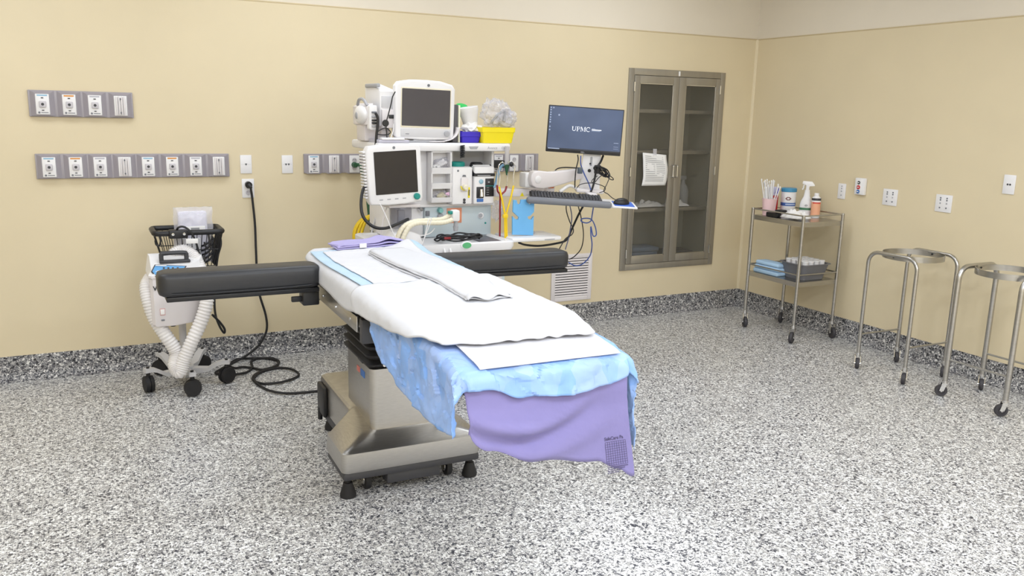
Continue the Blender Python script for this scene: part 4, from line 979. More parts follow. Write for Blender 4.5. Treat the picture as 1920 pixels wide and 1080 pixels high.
# module rack to the left of the monitor
r0 = pv(712, 200, 4.74); r1 = pv(741, 200, 4.74); rz0 = zt0; rz1 = pv(726, 168, 4.74).z
t = thing('module_rack', 'tall white monitor module rack with a grey window left of the patient monitor', 'module rack', ((r0.x+r1.x)/2, 4.88, rz0))
b = new(); prism(b, [(4.74, rz0+.09), (4.74, rz1-.01), (4.75, rz1), (4.98, rz1+.035), (5.02, rz1+.03), (5.02, rz0+.09)], r0.x, r1.x, 'x', .006); obj('housing', b, WHITE, t)
b = new(); box(b, r0.x+.01, r1.x-.004, 4.735, 4.742, pv(726, 202, 4.74).z, pv(726, 180, 4.74).z, .002); obj('module_window', b, GREYW, t)
b = new(); box(b, r0.x+.006, r1.x-.002, 4.715, 4.75, pv(726, 240, 4.74).z, pv(726, 205, 4.74).z, .006); obj('lower_module', b, WHITE2, t)
b = new(); box(b, r0.x+.045, r0.x+.085, 4.705, 4.718, pv(726, 222, 4.74).z, pv(726, 215, 4.74).z, .003); obj('connector', b, BLACK, t)
b = new(); box(b, r0.x-.01, r0.x+.012, 4.76, 4.99, rz1+.012, rz1+.034, .006, M=Matrix.Translation((0, 0, 0))); obj('rack_handle', b, LGREY, t)
b = new(); box(b, r0.x+.02, r1.x-.02, 4.78, 4.98, rz0, rz0+.1, .01); obj('pedestal', b, WHITE2, t)
m0 = pv(693, 220, 4.72)
t = thing('gas_module', 'rounded white gas module with side connectors at the far left of the machine top', 'module', (m0.x, 4.8, zt0+.1))
z0, z1 = pv(700, 244, 4.72).z, pv(700, 197, 4.72).z
b = new(); prism(b, rrect(m0.x-.005, m0.x+.045, z0, z1, .012), 4.71, 4.76, 'y', .008); obj('front_plate', b, WHITE, t)
b = new(); prism(b, [(m0.x-.01, z0+.03), (m0.x-.01, z1-.01), (m0.x+.03, z1+.01), (m0.x+.03, z0+.01)], 4.74, 5.02, 'y', .01); obj('housing', b, WHITE2, t)
b = new(); blob(b, (m0.x-.012, 4.84, (z0+z1)/2+.015), (.03, .1, .055), 3, 0); obj('water_trap', b, WHITE, t)
b = new(); lathe(b, [(.018, 0), (.02, .008), (.012, .012), (0, .012)], 16, Matrix.Translation((m0.x-.035, 4.84, (z0+z1)/2+.01)) @ Matrix.Rotation(-PI/2, 4, 'Y')); obj('trap_knob', b, LGREY, t)
b = new(); tube(b, [(m0.x, 4.76, z1-.005), (m0.x-.01, 4.8, z1+.03), (m0.x-.005, 4.9, z1+.03), (m0.x, 4.95, z1)], .009, 8, 5); obj('handle', b, LGREY, t)
for i, (zz, mm) in enumerate(((.1, MGREY), (.075, LGREY), (.055, BLACK), (.04, BLACK), (.022, LGREY))):
    b = new(); box(b, m0.x+.008, m0.x+.036, 4.695, 4.712, z0+zz-.005, z0+zz+.005, .003); obj('port', b, mm, t)
b = new(); box(b, m0.x+.0, m0.x+.1, 4.82, 4.98, zt0+.001, z0+.035, .01); obj('mount', b, WHITE2, t)

def cord(name, label, pts, r, m, cat='cable', k=8, n=8, group=None):
    b = new(); tube(b, pts, r, n, k); return tag(obj(name, b, m, smooth=60), label, cat, group)
def pp(l, Y): return [P(x, y, Y=(Y if not isinstance(Y, (list, tuple)) else Y[i])) for i, (x, y) in enumerate(l)]
cord('monitor_cable', 'thick black cable dropping from the gas module', pp([(704, 212), (708, 220), (708, 235), (706, 252), (705, 268), (703, 292)], 4.68), .008, BLACK)
cord('sensor_cable', 'thin black cable with a round clip beside the patient monitor', pp([(741, 172), (736, 182), (733, 196), (728, 215), (724, 232), (725, 250), (726, 264)], 4.66), .0035, BLACK)
q = pv(723, 231, 4.655); b = new(); lathe(b, [(0, -.008), (.017, -.007), (.02, 0), (.017, .007), (0, .008)], 20, Matrix.Translation(q) @ Matrix.Rotation(PI/2, 4, 'X')); tag(obj('cable_clip', b, BLACK), 'round black clip on the thin cable beside the patient monitor', 'clip')
cord('sensor_cable', 'thin black loop of cable under the module rack', pp([(709, 246), (716, 242), (724, 240), (732, 247), (728, 252), (718, 253), (708, 252)], 4.67), .003, BLACK)
cord('white_lead', 'thin white lead beside the monitor base', pp([(738, 232), (737, 245), (734, 255), (732, 262)], 4.66), .003, WHITE)
# black coil and clear tube hanging from the shelf front
b = new(); q = pv(868, 273, 4.6); pts = [(q.x+.012*math.cos(a*.8), 4.605+.012*math.sin(a*.8), q.z-a*.0012) for a in range(0, 60)]; tube(b, pts, .0035, 6, 2); tag(obj('coiled_cord', b, BLACK), 'short black coiled cord hanging over the shelf front', 'cord')
t = thing('hanging_syringe', 'clear tube with a green tip hanging at the right end of the shelf', 'tube', pv(951, 320, 4.58))
q = pv(951, 278, 4.6); q2 = pv(950, 312, 4.6); b = new(); cyl(b, (q.x, 4.6, q2.z), (q.x, 4.6, q.z+.012), .014, .014, 16); obj('barrel', b, clear('barrel_clear', (210, 206, 206), .6, .2), t)
b = new(); lathe(b, [(0, -.055), (.004, -.05), (.01, -.02), (.016, 0), (.016, .012), (0, .012)], 16, c=(q.x, 4.6, q2.z)); obj('tip', b, DKGREEN, t)

# breathing circuit, cables and leads on the deck
t = thing('breathing_hose', 'cream corrugated breathing hoses with a white Y-piece resting on the machine deck', 'hose', (1.75, 4.45, zd))
def corr(i, N): return 1+.08*math.sin(i*1.9)
b = new(); tube(b, pp([(741, 466), (745, 446), (756, 426), (775, 416), (800, 413), (828, 411), (846, 402)], [4.42, 4.42, 4.42, 4.42, 4.44, 4.45, 4.45]), .0135, 12, 12, rf=corr); obj('hose_limb', b, CREAM, t)
b = new(); tube(b, pp([(752, 462), (757, 444), (768, 425), (785, 418), (808, 418), (832, 417), (848, 412)], [4.40]*7), .0135, 12, 12, rf=corr); obj('hose_limb', b, CREAM, t)
q = pv(853, 405, 4.43); b = new(); box(b, q.x-.022, q.x+.025, 4.41, 4.46, q.z-.03, q.z+.035, .01); yp = obj('y_piece', b, WHITE, t)
b = new(); box(b, q.x-.04, q.x-.01, 4.415, 4.45, q.z+.012, q.z+.03, .005); obj('sample_port', b, TEAL, yp)
b = new(); lathe(b, [(.012, 0), (.013, -.03), (.016, -.032), (.012, -.06), (0, -.06)], 16, c=(q.x+.008, 4.435, q.z-.028)); obj('elbow', b, LGREY, yp)
b = new(); q = P(826, 436, Z=zd+.02); pts = []
for i in range(50):
    a = i/10*2*PI; k = i/50; rx = .13+.03*math.sin(i*.7)+.01*math.cos(i*1.9); ry = .05+.015*math.sin(i*1.1)
    pts.append((q.x+rx*math.cos(a)+.02*k, 4.52+ry*math.sin(a), zd+.008+.028*k+.008*math.sin(i*2.3)))
tube(b, pts, .005, 8, 4); tag(obj('cable_coil', b, BLACK, smooth=60), 'coil of black monitoring cable lying on the machine deck', 'cable')
b = new(); q = P(826, 444, Z=zd+.02); box(b, q.x-.02, q.x+.02, 4.455, 4.47, zd+.02, zd+.034, .003); tag(obj('cable_tag', b, DKRED), 'dark red tag on the black cable coil', 'tag')
cord('white_lead', 'thin white lead looping over the breathing hoses', pp([(786, 470), (796, 446), (806, 420), (809, 410), (804, 411), (800, 428), (794, 452)], 4.385), .0028, WHITE)
cord('white_lead', 'white lead curling on the deck beside the teal port', pp([(766, 436), (780, 441), (795, 441), (808, 436), (815, 428)], 4.44), .003, WHITE)
cord('white_lead', 'thin white lead hanging from under the ventilator screen to the sheet', pp([(712, 381), (722, 402), (735, 432), (745, 456)], 4.38), .003, WHITE)
cord('white_lead', 'short pale lead below the left side of the ventilator screen', pp([(727, 383), (722, 398), (716, 425), (712, 455)], 4.6), .004, WHITE2)
# side cables
cord('display_cable', 'black cable sweeping from the ventilator screen to the breathing block', pp([(689, 343), (680, 358), (677, 385), (682, 408), (700, 425), (722, 428), (745, 420), (765, 411)], [4.56, 4.5, 4.45, 4.42, 4.4, 4.4, 4.42, 4.5]), .009, BLACK)
PW = P(665, 309, Y=D-.05)
cord('green_power_cord', 'dark green power cord plugged into the outlet rail left of the machine', [PW+Vector((0, 0, 0)), PW+Vector((.02, -.05, -.0)), P(679, 322, Y=D-.12), P(686, 345, Y=D-.12), P(690, 380, Y=D-.15), P(694, 415, Y=D-.18), P(700, 450, Y=D-.25), P(706, 500, Y=D-.3)], .011, DKGREEN)
b = new(); cyl(b, PW+Vector((0, .012, 0)), PW+Vector((0, -.03, 0)), .02, .016, 14); tag(obj('green_plug', b, DKGREEN), 'dark green round plug in the outlet rail', 'plug')
b = new(); pts = []
qh = pv(700, 440, 5.35)
for i in range(5*14):
    a = i/14*2*PI; k = i/70; pts.append((qh.x+.02+(.13-.05*abs(k-.5))*math.cos(a)-.03*k, 5.3+.12*k+.012*math.sin(a), qh.z-.02+(.165-.04*k)*math.sin(a)))
tube(b, pts, .0095, 8, 3); tag(obj('yellow_hose', b, YELTUBE, smooth=60), 'coiled yellow air hose hanging behind the machine at its left side', 'hose')
cord('grey_hose', 'pale grey hose falling behind the ventilator screen', pp([(718, 384), (706, 405), (698, 430), (694, 458)], 5.0), .007, GREYW)

# ---- right side: stethoscopes, cut-out board, rail end
def steth(label, cx0, topx, m, d, group):
    t = thing('stethoscope', label, 'stethoscope', pv(cx0[0], cx0[1], 4.58), group=group)
    return t
t = steth('yellow tubed stethoscope hanging at the right of the machine', (947, 428), 0, YELTUBE, 0, 'stethoscopes hanging on the machine')
for s, l in ((-1, [(936, 350), (941, 372), (946, 398), (948, 405)]), (1, [(963, 348), (958, 370), (951, 395), (948.5, 405)])):
    b = new(); tube(b, pp(l, 4.56), .006, 8, 6); obj('tube', b, YELTUBE, t)
for k in (-1.6, 1.6):
    b = new(); tube(b, pp([(948+k, 403), (948+k, 415), (948.5+k, 432), (949+k, 452)], 4.56), .006, 8, 4); obj('tube', b, YELTUBE, t)
for l in ([(936, 350), (938, 330), (935, 312), (942, 304), (947, 310)], [(963, 348), (963, 330), (965, 312), (958, 303), (953, 306)]):
    b = new(); tube(b, pp(l, 4.56), .0035, 8, 6); obj('ear_tube', b, CHROME, t)
q = pv(959, 308, 4.55); b = new(); blob(b, q, (.014, .01, .016), 2, 0); obj('ear_tip', b, BLACK, t)
b = new(); pbox(b, 944, 402, 953, 409, 4.55, .016, .003); obj('tube_yoke', b, YELTUBE, t)
t = steth('dark red tubed stethoscope hanging behind the yellow one', (938, 428), 0, DKRED, 0, 'stethoscopes hanging on the machine')
for l in ([(932, 347), (933, 358), (937, 364), (938, 372)], [(950, 349), (947, 358), (941, 364), (938.5, 372)], [(938, 368), (937.5, 390), (937.5, 415), (937, 445)]):
    b = new(); tube(b, pp(l, 4.6), .006, 8, 6); obj('tube', b, DKRED, t)
for l in ([(932, 347), (933, 328), (932, 318)], [(950, 349), (952, 330), (949, 315)]):
    b = new(); tube(b, pp(l, 4.6), .003, 8, 6); obj('ear_tube', b, CHROME, t)
cord('blue_tube', 'pale blue tube curving from the shelf end behind the stethoscopes', pp([(948, 308), (940, 312), (934, 325), (930, 342), (926, 352)], 4.64), .009, mat('pale_blue_tube', (130, 170, 200), .4))
b = new(); q = P(934, 307, Y=D-.08); box(b, q.x-.05, q.x+.05, D-.1, D-.036, q.z-.03, q.z+.025, .008); tag(obj('power_adapter', b, BLACK), 'black power adapter plugged into the outlet rail right of the machine', 'adapter')
bagitem('plastic_bag', 'small clear bag hanging below the machine bay at its right side', 932, 396, 4.7, (.035, .02, .06), CLEARBAG, 17)
poly = [(963, 375), (969, 375), (970, 381), (973, 383.5), (976, 381), (977, 374), (990, 373.5), (991, 381), (995, 383), (998, 380), (999, 373), (1002, 373), (1001.5, 397), (995, 404), (989.5, 406), (990.5, 410), (996, 411.5), (1001, 405), (1000, 441), (961, 440), (961, 405), (967, 411), (972, 411), (973, 407), (966, 401), (962, 397)]
Yb = 4.54; pts = [pv(x, y, Yb) for x, y in poly]; zlow = min(p_.z for p_ in pts); dz = .9055-zlow
b = new(); prism(b, [(p_.x, p_.z+dz) for p_ in pts], Yb, Yb+.012, 'y', .001); t = tag(obj('tube_holder', b, SKYP, smooth=0), 'sky blue cut-out board standing on the machine side shelf', 'holder')
b = new(); q = pv(1004, 436, 4.6); box(b, q.x-.06, q.x-.0, 4.6, 4.68, .9055, .917, .003); tag(obj('note_pad', b, LGREY), 'small grey pad behind the blue board on the side shelf', 'pad')

# ================================================================ computer workstation on an arm
YWA, RWA = math.radians(-24), math.radians(2.6)
RW = Matrix.Rotation(YWA, 4, 'Z') @ Matrix.Rotation(RWA, 4, 'Y')
def WF(c): return Matrix.Translation(c) @ RW
TC = P(1068, 381, Y=4.40)
ws = thing('workstation_arm', 'white articulated workstation arm with keyboard tray beside the cabinet', 'workstation arm', (2.5, 4.75, 1.1))
MT = WF(TC) @ Matrix.Rotation(math.radians(6), 4, 'X')
b = new(); box(b, -.262, .262, -.002, .055, -.02, .018, .015, 3, MT); pr = obj('palm_rest', b, MGREY, ws)
b = new(); box(b, -.25, .3, .03, .24, -.02, -.008, .004, 2, MT); obj('keyboard_tray', b, WHITE, ws)
b = new(); box(b, .268, .425, .02, .19, -.016, -.006, .003, 2, MT); mt = obj('mouse_tray', b, WHITE, ws)
b = new(); box(b, .285, .41, .035, .175, -.0058, -.0045, 0, 2, MT); obj('mouse_pad', b, mat('blue_mat', (70, 110, 200), .7), mt)
VC = P(1107, 320, Y=4.68); MV = WF(VC)
b = new(); prism(b, [(-.065, -.12), (.07, -.12), (.06, .11), (-.055, .11)], -.006, .012, 'y', .003, 2, MV); vp = obj('upright_plate', b, WHITE, ws)
b = new(); prism(b, rrect(-.008, .006, .03, .09, .006), -.008, -.005, 'y', 0, 2, MV); obj('slot', b, LGREY, vp)
for (x, z, r) in ((-.006, .045, .006), (-.008, .0, .011)):
    b = new(); lathe(b, [(r, 0), (r, .003), (0, .003)], 14, MV @ Matrix.Translation((x, -.006, z)) @ Matrix.Rotation(PI/2, 4, 'X')); obj('bolt_hole', b, BLACK, vp)
b = new(); box(b, -.09, .09, -.08, .03, -.14, -.115, .01, 2, MV); box(b, -.03, .03, -.2, .0, -.15, -.13, .008, 2, MV); obj('tray_bracket', b, WHITE2, ws)
b = new(); tube(b, [MV @ Vector(p_) for p_ in ((-.2, -.1, -.14), (-.14, -.08, -.1), (-.09, -.06, -.115), (-.04, -.05, -.13))], .02, 10, 6, rf=lambda i, N: .6-.3*i/N); obj('tilt_lever', b, WHITE, ws)
# the arm: pivot post, long link
q0 = pv(990, 338, 4.72); post = new(); box(post, q0.x-.035, q0.x+.03, 4.69, 4.78, q0.z-.045, q0.z+.05, .012); obj('pivot_post', post, WHITE, ws)
a0 = pv(1004, 336, 4.68); a1 = VC+Vector((-.06, .02, -.02)); dv = (a1-a0); lenA = math.hypot(dv.x, dv.y); ang = math.atan2(dv.y, dv.x)
MA = Matrix.Translation(a0) @ Matrix.Rotation(ang, 4, 'Z')
sl = dv.z/lenA
pl = [(-.045, .03), (-.03, .05), (.0, .055), (.1, .045), (lenA, dv.z+.035), (lenA, dv.z-.03), (.12, -.05), (.04, -.06), (-.01, -.055), (-.04, -.035), (-.05, 0)]
b = new(); prism(b, pl, -.03, .03, 'y', .01, 3, MA); lk = obj('link_cover', b, WHITE2, ws)
b = new(); lathe(b, [(.022, 0), (.024, .003), (.02, .005), (0, .005)], 20, MA @ Matrix.Translation((0, -.03, 0)) @ Matrix.Rotation(PI/2, 4, 'X')); obj('pivot_cap', b, WHITE, lk)
q = pv(985, 360, 4.74); b = new(); box(b, q.x-.09, q.x+.14, 4.74, 4.82, q.z-.028, q.z+.02, .006); bs_ = obj('mount_beam', b, WHITE2, ws)
b = new(); box(b, q.x-.2, q.x-.07, 4.76, 4.84, q.z-.028, q.z+.02, .006); obj('mount_clamp', b, WHITE2, ws)
b = new(); w_ = pv(979, 365, 4.738); prism(b, [(w_.x-.014, w_.z-.01), (w_.x+.014, w_.z-.01), (w_.x, w_.z+.014)], 4.737, 4.7405, 'y'); obj('warning_label', b, YELLOW, bs_)
b = new(); w_ = pv(1033, 351, 4.75); box(b, w_.x-.03, w_.x+.03, 4.75, 4.8, w_.z-.03, w_.z+.02, .005); obj('cable_box', b, WHITE2, ws); b = new(); box(b, w_.x-.02, w_.x+.02, 4.746, 4.752, w_.z-.006, w_.z+.008, .001); obj('orange_label', b, ORANGE, ws)
# keyboard
t = thing('keyboard', 'dark grey computer keyboard on the workstation tray', 'keyboard', MT @ Vector((-.01, .13, -.008)), (0, RWA, YWA))
b = new(); prism(b, [(.06, -.0075), (.06, .006), (.215, .018), (.218, -.0075)], -.235, .215, 'x', .003, 2, MT); obj('case', b, BLACK, t)
b = new()
for r_ in range(6):
    y = .07+r_*.0235; z = .008+(y-.06)*.077
    x = -.225; n_ = 0
    while x < .2:
        w_ = .0165
        if r_ == 0 and -.13 < x < .0: w_ = .1
        if not (.06 < x+w_/2 < .075 or .128 < x+w_/2 < .14): box(b, x, x+w_, y, y+.0185, z, z+.008, .002, 1, MT)
        x += w_+.0025
kk = obj('keys', b, DGREY, t, smooth=0); kk['kind'] = 'stuff'
# mouse
t = thing('computer_mouse', 'black computer mouse on the blue mouse mat', 'mouse', MT @ Vector((.335, .1, -.004)), (0, RWA, YWA))
b = new(); tmp = new(); bmesh.ops.create_uvsphere(tmp, u_segments=20, v_segments=12, radius=1)
for v in tmp.verts:
    v.co.z = max(v.co.z, -.1); v.co = Vector((v.co.x*.055*(1-.0*v.co.y), v.co.y*.032, v.co.z*.034+.004))
merge(b, tmp, MT @ Matrix.Translation((.335, .1, -.0045)) @ Matrix.Rotation(.35, 4, 'Z')); obj('shell', b, BLACK, t, smooth=60)
b = new(); cyl(b, (0, -.003, 0), (0, .003, 0), .007, n=12, M=MT @ Matrix.Translation((.302, .09, .018)) @ Matrix.Rotation(.35, 4, 'Z')); obj('wheel', b, DGREY, t)
# computer monitor
c = P(1097, 245, Y=4.66); MS = WF(c); w2, h2 = .241, .146
t = thing('computer_monitor', 'wide computer monitor with a blue desktop on the workstation arm', 'monitor', c-Vector((0, 0, h2)), (0, RWA, YWA))
b = new(); prism(b, rrect(-w2, w2, -h2, h2, .004, 3), 0, .03, 'y', .003, 2, MS); obj('bezel', b, BLACK, t)
b = new(); prism(b, rrect(-.13, .13, -.1, .1, .02), .028, .055, 'y', .008, 2, MS); obj('rear_housing', b, BLACK, t)
SCR = bpy.data.materials.new('desktop_screen'); SCR.use_nodes = True; nt = SCR.node_tree; bs = nt.nodes['Principled BSDF']; bs.inputs['Roughness'].default_value = .35; bs.inputs['Base Color'].default_value = (.01, .012, .02, 1)
tcn = nt.nodes.new('ShaderNodeTexCoord'); nz = nt.nodes.new('ShaderNodeTexNoise'); nz.inputs['Scale'].default_value = 3; nt.links.new(tcn.outputs['Object'], nz.inputs['Vector'])
rp = nt.nodes.new('ShaderNodeValToRGB'); rp.color_ramp.elements[0].position = .3; rp.color_ramp.elements[1].position = .75; rp.color_ramp.elements[0].color = lin((66, 84, 116)); rp.color_ramp.elements[1].color = lin((98, 116, 152))
nt.links.new(nz.outputs['Fac'], rp.inputs[0]); nt.links.new(rp.outputs[0], bs.inputs['Emission Color']); bs.inputs['Emission Strength'].default_value = .85
b = new(); box(b, -w2+.006, w2-.006, -.0012, .001, -h2+.018, h2-.006, 0, 2, MS); sc = obj('screen', b, SCR, t, smooth=0)
LIT = emit('screen_white', (214, 218, 226), .75); DIM = emit('screen_dim', (130, 142, 166), .7); BAR = emit('taskbar', (34, 38, 48), .5)
b = new(); box(b, -w2+.006, w2-.006, -.0018, -.001, -h2+.018, -h2+.027, 0, 2, MS); obj('taskbar', b, BAR, sc, smooth=0)
b = new(); box(b, -w2+.012, -w2+.085, -.0022, -.0015, -h2+.0195, -h2+.0255, 0, 2, MS); obj('search_box', b, DIM, sc, smooth=0)
b = new()
for i, z in enumerate((.13, .116, .1, .086, .07, .055, .04, .012, -.008)): box(b, -w2+.01, -w2+.018, -.0022, -.0012, z-.004, z+.004, 0, 2, MS)
box(b, -w2+.026, -w2+.034, -.0022, -.0012, .126, .134, 0, 2, MS); box(b, -.178, -.168, -.0022, -.0012, .082, .092, 0, 2, MS)
for z in (.034, .03, -.028, -.06): box(b, w2-.05, w2-.02, -.0022, -.0012, -.08+z*.4, -.078+z*.4, 0, 2, MS)
obj('desktop_icons', b, DIM, sc, smooth=0)
# serif wordmark U P M C
def seg(b, x0, x1, z0, z1, M): box(b, x0, x1, -.0026, -.0014, z0, z1, 0, 2, M)
def arc(b, cx, cz, ro, ri, a0, a1, M, sx=1, n=14):
    for i in range(n):
        t0, t1 = math.radians(a0+(a1-a0)*i/n), math.radians(a0+(a1-a0)*(i+1)/n)
        q_ = [(cx+ro*sx*math.cos(t0), cz+ro*math.sin(t0)), (cx+ro*sx*math.cos(t1), cz+ro*math.sin(t1)), (cx+ri*sx*math.cos(t1), cz+ri*math.sin(t1)), (cx+ri*sx*math.cos(t0), cz+ri*math.sin(t0))]
        b.faces.new([b.verts.new(M @ Vector((p_[0], -.0026, p_[1]))) for p_ in q_])
LM = MS @ Matrix.Translation((-.086, 0, -.006)); h = .028; b = new()
seg(b, .003, .0075, .011, h, LM); seg(b, .0235, .0255, .011, h, LM); seg(b, .0, .0105, h-.0012, h, LM); seg(b, .021, .0285, h-.0012, h, LM); arc(b, .01425, .0115, .0115, .0085, 180, 360, LM, .98)
LM = LM @ Matrix.Translation((.031, 0, 0)); seg(b, .003, .0075, 0, h, LM); seg(b, .0, .011, 0, .0015, LM); seg(b, .0, .013, h-.0015, h, LM); seg(b, .0075, .013, .0125, .014, LM); arc(b, .012, .0205, .0078, .0058, -90, 90, LM, 1.15)
LM = LM @ Matrix.Translation((.0245, 0, 0)); seg(b, .003, .005, 0, h, LM); seg(b, .0265, .031, 0, h, LM); seg(b, .0, .008, 0, .0015, LM); seg(b, .023, .034, 0, .0015, LM); seg(b, .0, .007, h-.0015, h, LM); seg(b, .026, .034, h-.0015, h, LM)
prism(b, [(.003, h), (.0078, h), (.0178, .006), (.0158, .0)], -.0026, -.0014, 'y', M=LM); prism(b, [(.0158, 0), (.0174, .0045), (.0275, h), (.0262, h)], -.0026, -.0014, 'y', M=LM)
LM = LM @ Matrix.Translation((.036, 0, 0)); arc(b, .0145, .014, .0145, .0115, 50, 310, LM, 1); seg(b, .0225, .024, .019, .027, LM)
obj('wordmark', b, LIT, sc, smooth=0)
b = new(); LM = MS @ Matrix.Translation((.042, 0, -.004))
seg(b, 0, .022, .017, .0205, LM); seg(b, 0, .055, .003, .006, LM); obj('wordmark_small_lines', b, DIM, sc, smooth=0)
b = new(); seg(b, 0, .062, .009, .0145, LM); obj('wordmark_bar', b, LIT, sc, smooth=0)
text('bezel_name', 'DELL', .011, MS @ Matrix.Translation((-.005, -.0035, -h2+.009)) @ Matrix.Rotation(PI/2, 4, 'X'), LGREY, t, .0002)
b = new(); box(b, -.03, .03, .03, .075, -.14, .02, .004, 2, MS); obj('mount_neck', b, WHITE2, t)
# cables at the workstation
def wpts(l, Y): return pp(l, Y)
cord('monitor_cable', 'black cable running down the left side of the upright plate', wpts([(1083, 290), (1084, 300), (1080, 318), (1078, 340), (1078, 352)], 4.6), .004, BLACK)
cord('blue_data_cable', 'blue data cable crossing the upright plate', wpts([(1089, 292), (1089, 308), (1095, 325), (1103, 342), (1108, 356)], 4.6), .004, mat('blue_cable', (70, 96, 170), .5))
b = new(); q = pv(1087, 319, 4.6); box(b, q.x-.014, q.x+.014, 4.585, 4.61, q.z-.022, q.z+.018, .004); tag(obj('cable_adapter', b, mat('slate_plastic', (88, 98, 108), .5)), 'slate grey cable adapter left of the upright plate', 'adapter')
cord('power_cable', 'thick black cable running down behind the keyboard to the floor side', wpts([(1131, 292), (1126, 304), (1118, 316), (1116, 330), (1111, 352), (1100, 375), (1086, 400), (1072, 430), (1062, 450), (1040, 457), (1010, 461), (985, 459), (973, 455)], [4.64, 4.62, 4.6, 4.6, 4.6, 4.62, 4.66, 4.7, 4.7, 4.7, 4.68, 4.66, 4.62]), .007, BLACK)
b = new(); q = pv(1120, 318, 4.58); box(b, q.x-.014, q.x+.02, 4.565, 4.6, q.z-.026, q.z+.028, .005); tag(obj('power_brick', b, BLACK), 'small black power brick right of the upright plate', 'adapter')
b = new(); q = pv(1130, 320, 4.58); rnd = random.Random(3); pts = []
for i in range(36):
    a = i/6*2*PI+.3; rr = .7+.3*rnd.random(); pts.append((q.x+.0+.05*rr*math.cos(a)*(1+.3*math.sin(i))+.015*math.sin(i*.4), 4.57+.012*math.sin(i*1.7), q.z-.006-.025*math.cos(a)+.024*rr*math.sin(a)))
tube(b, pts, .0035, 8, 4); tag(obj('cable_coil', b, BLACK, smooth=60), 'tied bundle of thin black cable right of the upright plate', 'cable')
cord('cable_loop', 'long black loop pulled out of the tied cable bundle', wpts([(1128, 318), (1138, 326), (1148, 333), (1150, 337), (1144, 336), (1134, 328), (1124, 322)], 4.56), .003, BLACK)
cord('mouse_cable', 'thin black mouse cable draped from the cable bundle to the mouse', wpts([(1120, 330), (1111, 337), (1110, 342), (1116, 341)], 4.56)+wpts([(1124, 332), (1140, 324), (1143, 331), (1138, 345), (1132, 358), (1140, 364), (1148, 371), (1157, 376)], [4.55, 4.53, 4.5, 4.47, 4.45, 4.44, 4.44, 4.45]), .0026, BLACK)
cord('keyboard_cable', 'thin black keyboard cable arching in front of the upright plate', wpts([(1081, 353), (1088, 346), (1104, 343), (1120, 345), (1134, 351), (1133, 358), (1124, 361)], 4.5), .0026, BLACK)
cord('hanging_cable', 'thin black cable looping below the left of the keyboard tray', wpts([(1062, 378), (1062, 395), (1068, 415), (1075, 430), (1072, 440), (1060, 448), (1048, 468)], 4.62), .0035, BLACK)
cord('hanging_cable', 'grey cable falling straight below the keyboard tray', wpts([(1067, 378), (1072, 405), (1070, 425), (1066, 447), (1060, 468)], 4.66), .0035, mat('slate_cable', (90, 96, 130), .5))
cord('hanging_cable', 'long black cable swinging below the keyboard tray to the vent', wpts([(1082, 378), (1090, 410), (1094, 440), (1090, 465), (1078, 480), (1068, 486)], [4.6, 4.65, 4.7, 4.75, 4.8, 4.85]), .0035, BLACK)
cord('blue_data_cable', 'blue data cable tied in loops hanging below the tray in front of the vent', wpts([(1113, 386), (1110, 405), (1108, 414), (1100, 418), (1090, 415), (1092, 410), (1108, 411), (1116, 425), (1118, 440), (1112, 442), (1108, 425), (1108, 440), (1110, 460), (1106, 480), (1092, 495), (1078, 498), (1066, 492)], [4.6]*12+[4.62, 4.7, 4.75, 4.8, 4.85]), .004, MATS['blue_cable'])
cord('wall_cable', 'black cable arching from the link arm to the upright plate', wpts([(1039, 322), (1046, 316), (1060, 314), (1083, 315)], 4.72), .004, BLACK)
# ================================================================ patient warmer on its stand
HC = Vector((.47, 5.2, 0))
t = thing('patient_warmer', 'white patient warming blower with corrugated hose on a five wheel stand', 'patient warmer', HC)
def H(name, b, m, parent=None, **k): return obj(name, b, m, parent or t, **k)
for k, (x, y) in enumerate(((.262, 5.12), (.485, 4.955), (.70, 5.125), (.352, 5.44), (.6, 5.43))):
    d = Vector((x, y, 0))-HC; n = d.normalized(); side = Vector((-n.y, n.x, 0)); b = new()
    prof = [(.03, .085), (d.length*.55, .09), (d.length*.8, .125), (d.length*.92, .133), (d.length+.02, .132)]
    q = [HC+n*r+Vector((0, 0, z)) for r, z in prof]
    rows = []
    for i, p_ in enumerate(q):
        w = .026-.002*i; th = .012 if i else .02
        rows.append([b.verts.new(p_+side*w+Vector((0, 0, th))), b.verts.new(p_-side*w+Vector((0, 0, th))), b.verts.new(p_-side*w-Vector((0, 0, th))), b.verts.new(p_+side*w-Vector((0, 0, th)))])
    for A_, B_ in zip(rows, rows[1:]):
        for j in range(4): b.faces.new([A_[j], A_[(j+1) % 4], B_[(j+1) % 4], B_[j]])
    b.faces.new(rows[0][::-1]); b.faces.new(rows[-1]); bmesh.ops.recalc_face_normals(b, faces=b.faces[:])
    lg = H('base_leg', b, GREYW, smooth=30)
    b = new(); ax = Vector((math.cos(k*1.3+.2), math.sin(k*1.3+.2), 0)) if k != 2 else Vector((.55, -.83, 0)); ce = Vector((x, y, .05))
    for s in (-1, 1): cyl(b, ce+ax*s*.004, ce+ax*s*.024, .05, .047, 24)
    cyl(b, ce+ax*-.008, ce+ax*.008, .04, n=16); cyl(b, (x, y, .06), (x, y, .125), .012, n=10); cyl(b, (x, y, .142), (x, y, .152), .009, n=8)
    H('caster', b, RUBBER, lg)
b = new(); lathe(b, [(0, .06), (.05, .06), (.055, .075), (.05, .115), (.03, .12), (0, .12)], 24, c=HC); H('hub', b, GREYW)
b = new(); lathe(b, [(0, .1), (.026, .1), (.026, .13), (.021, .135), (.021, .93), (0, .93)], 18, c=HC); H('pole', b, mat('pale_pole', (206, 204, 206), .45))
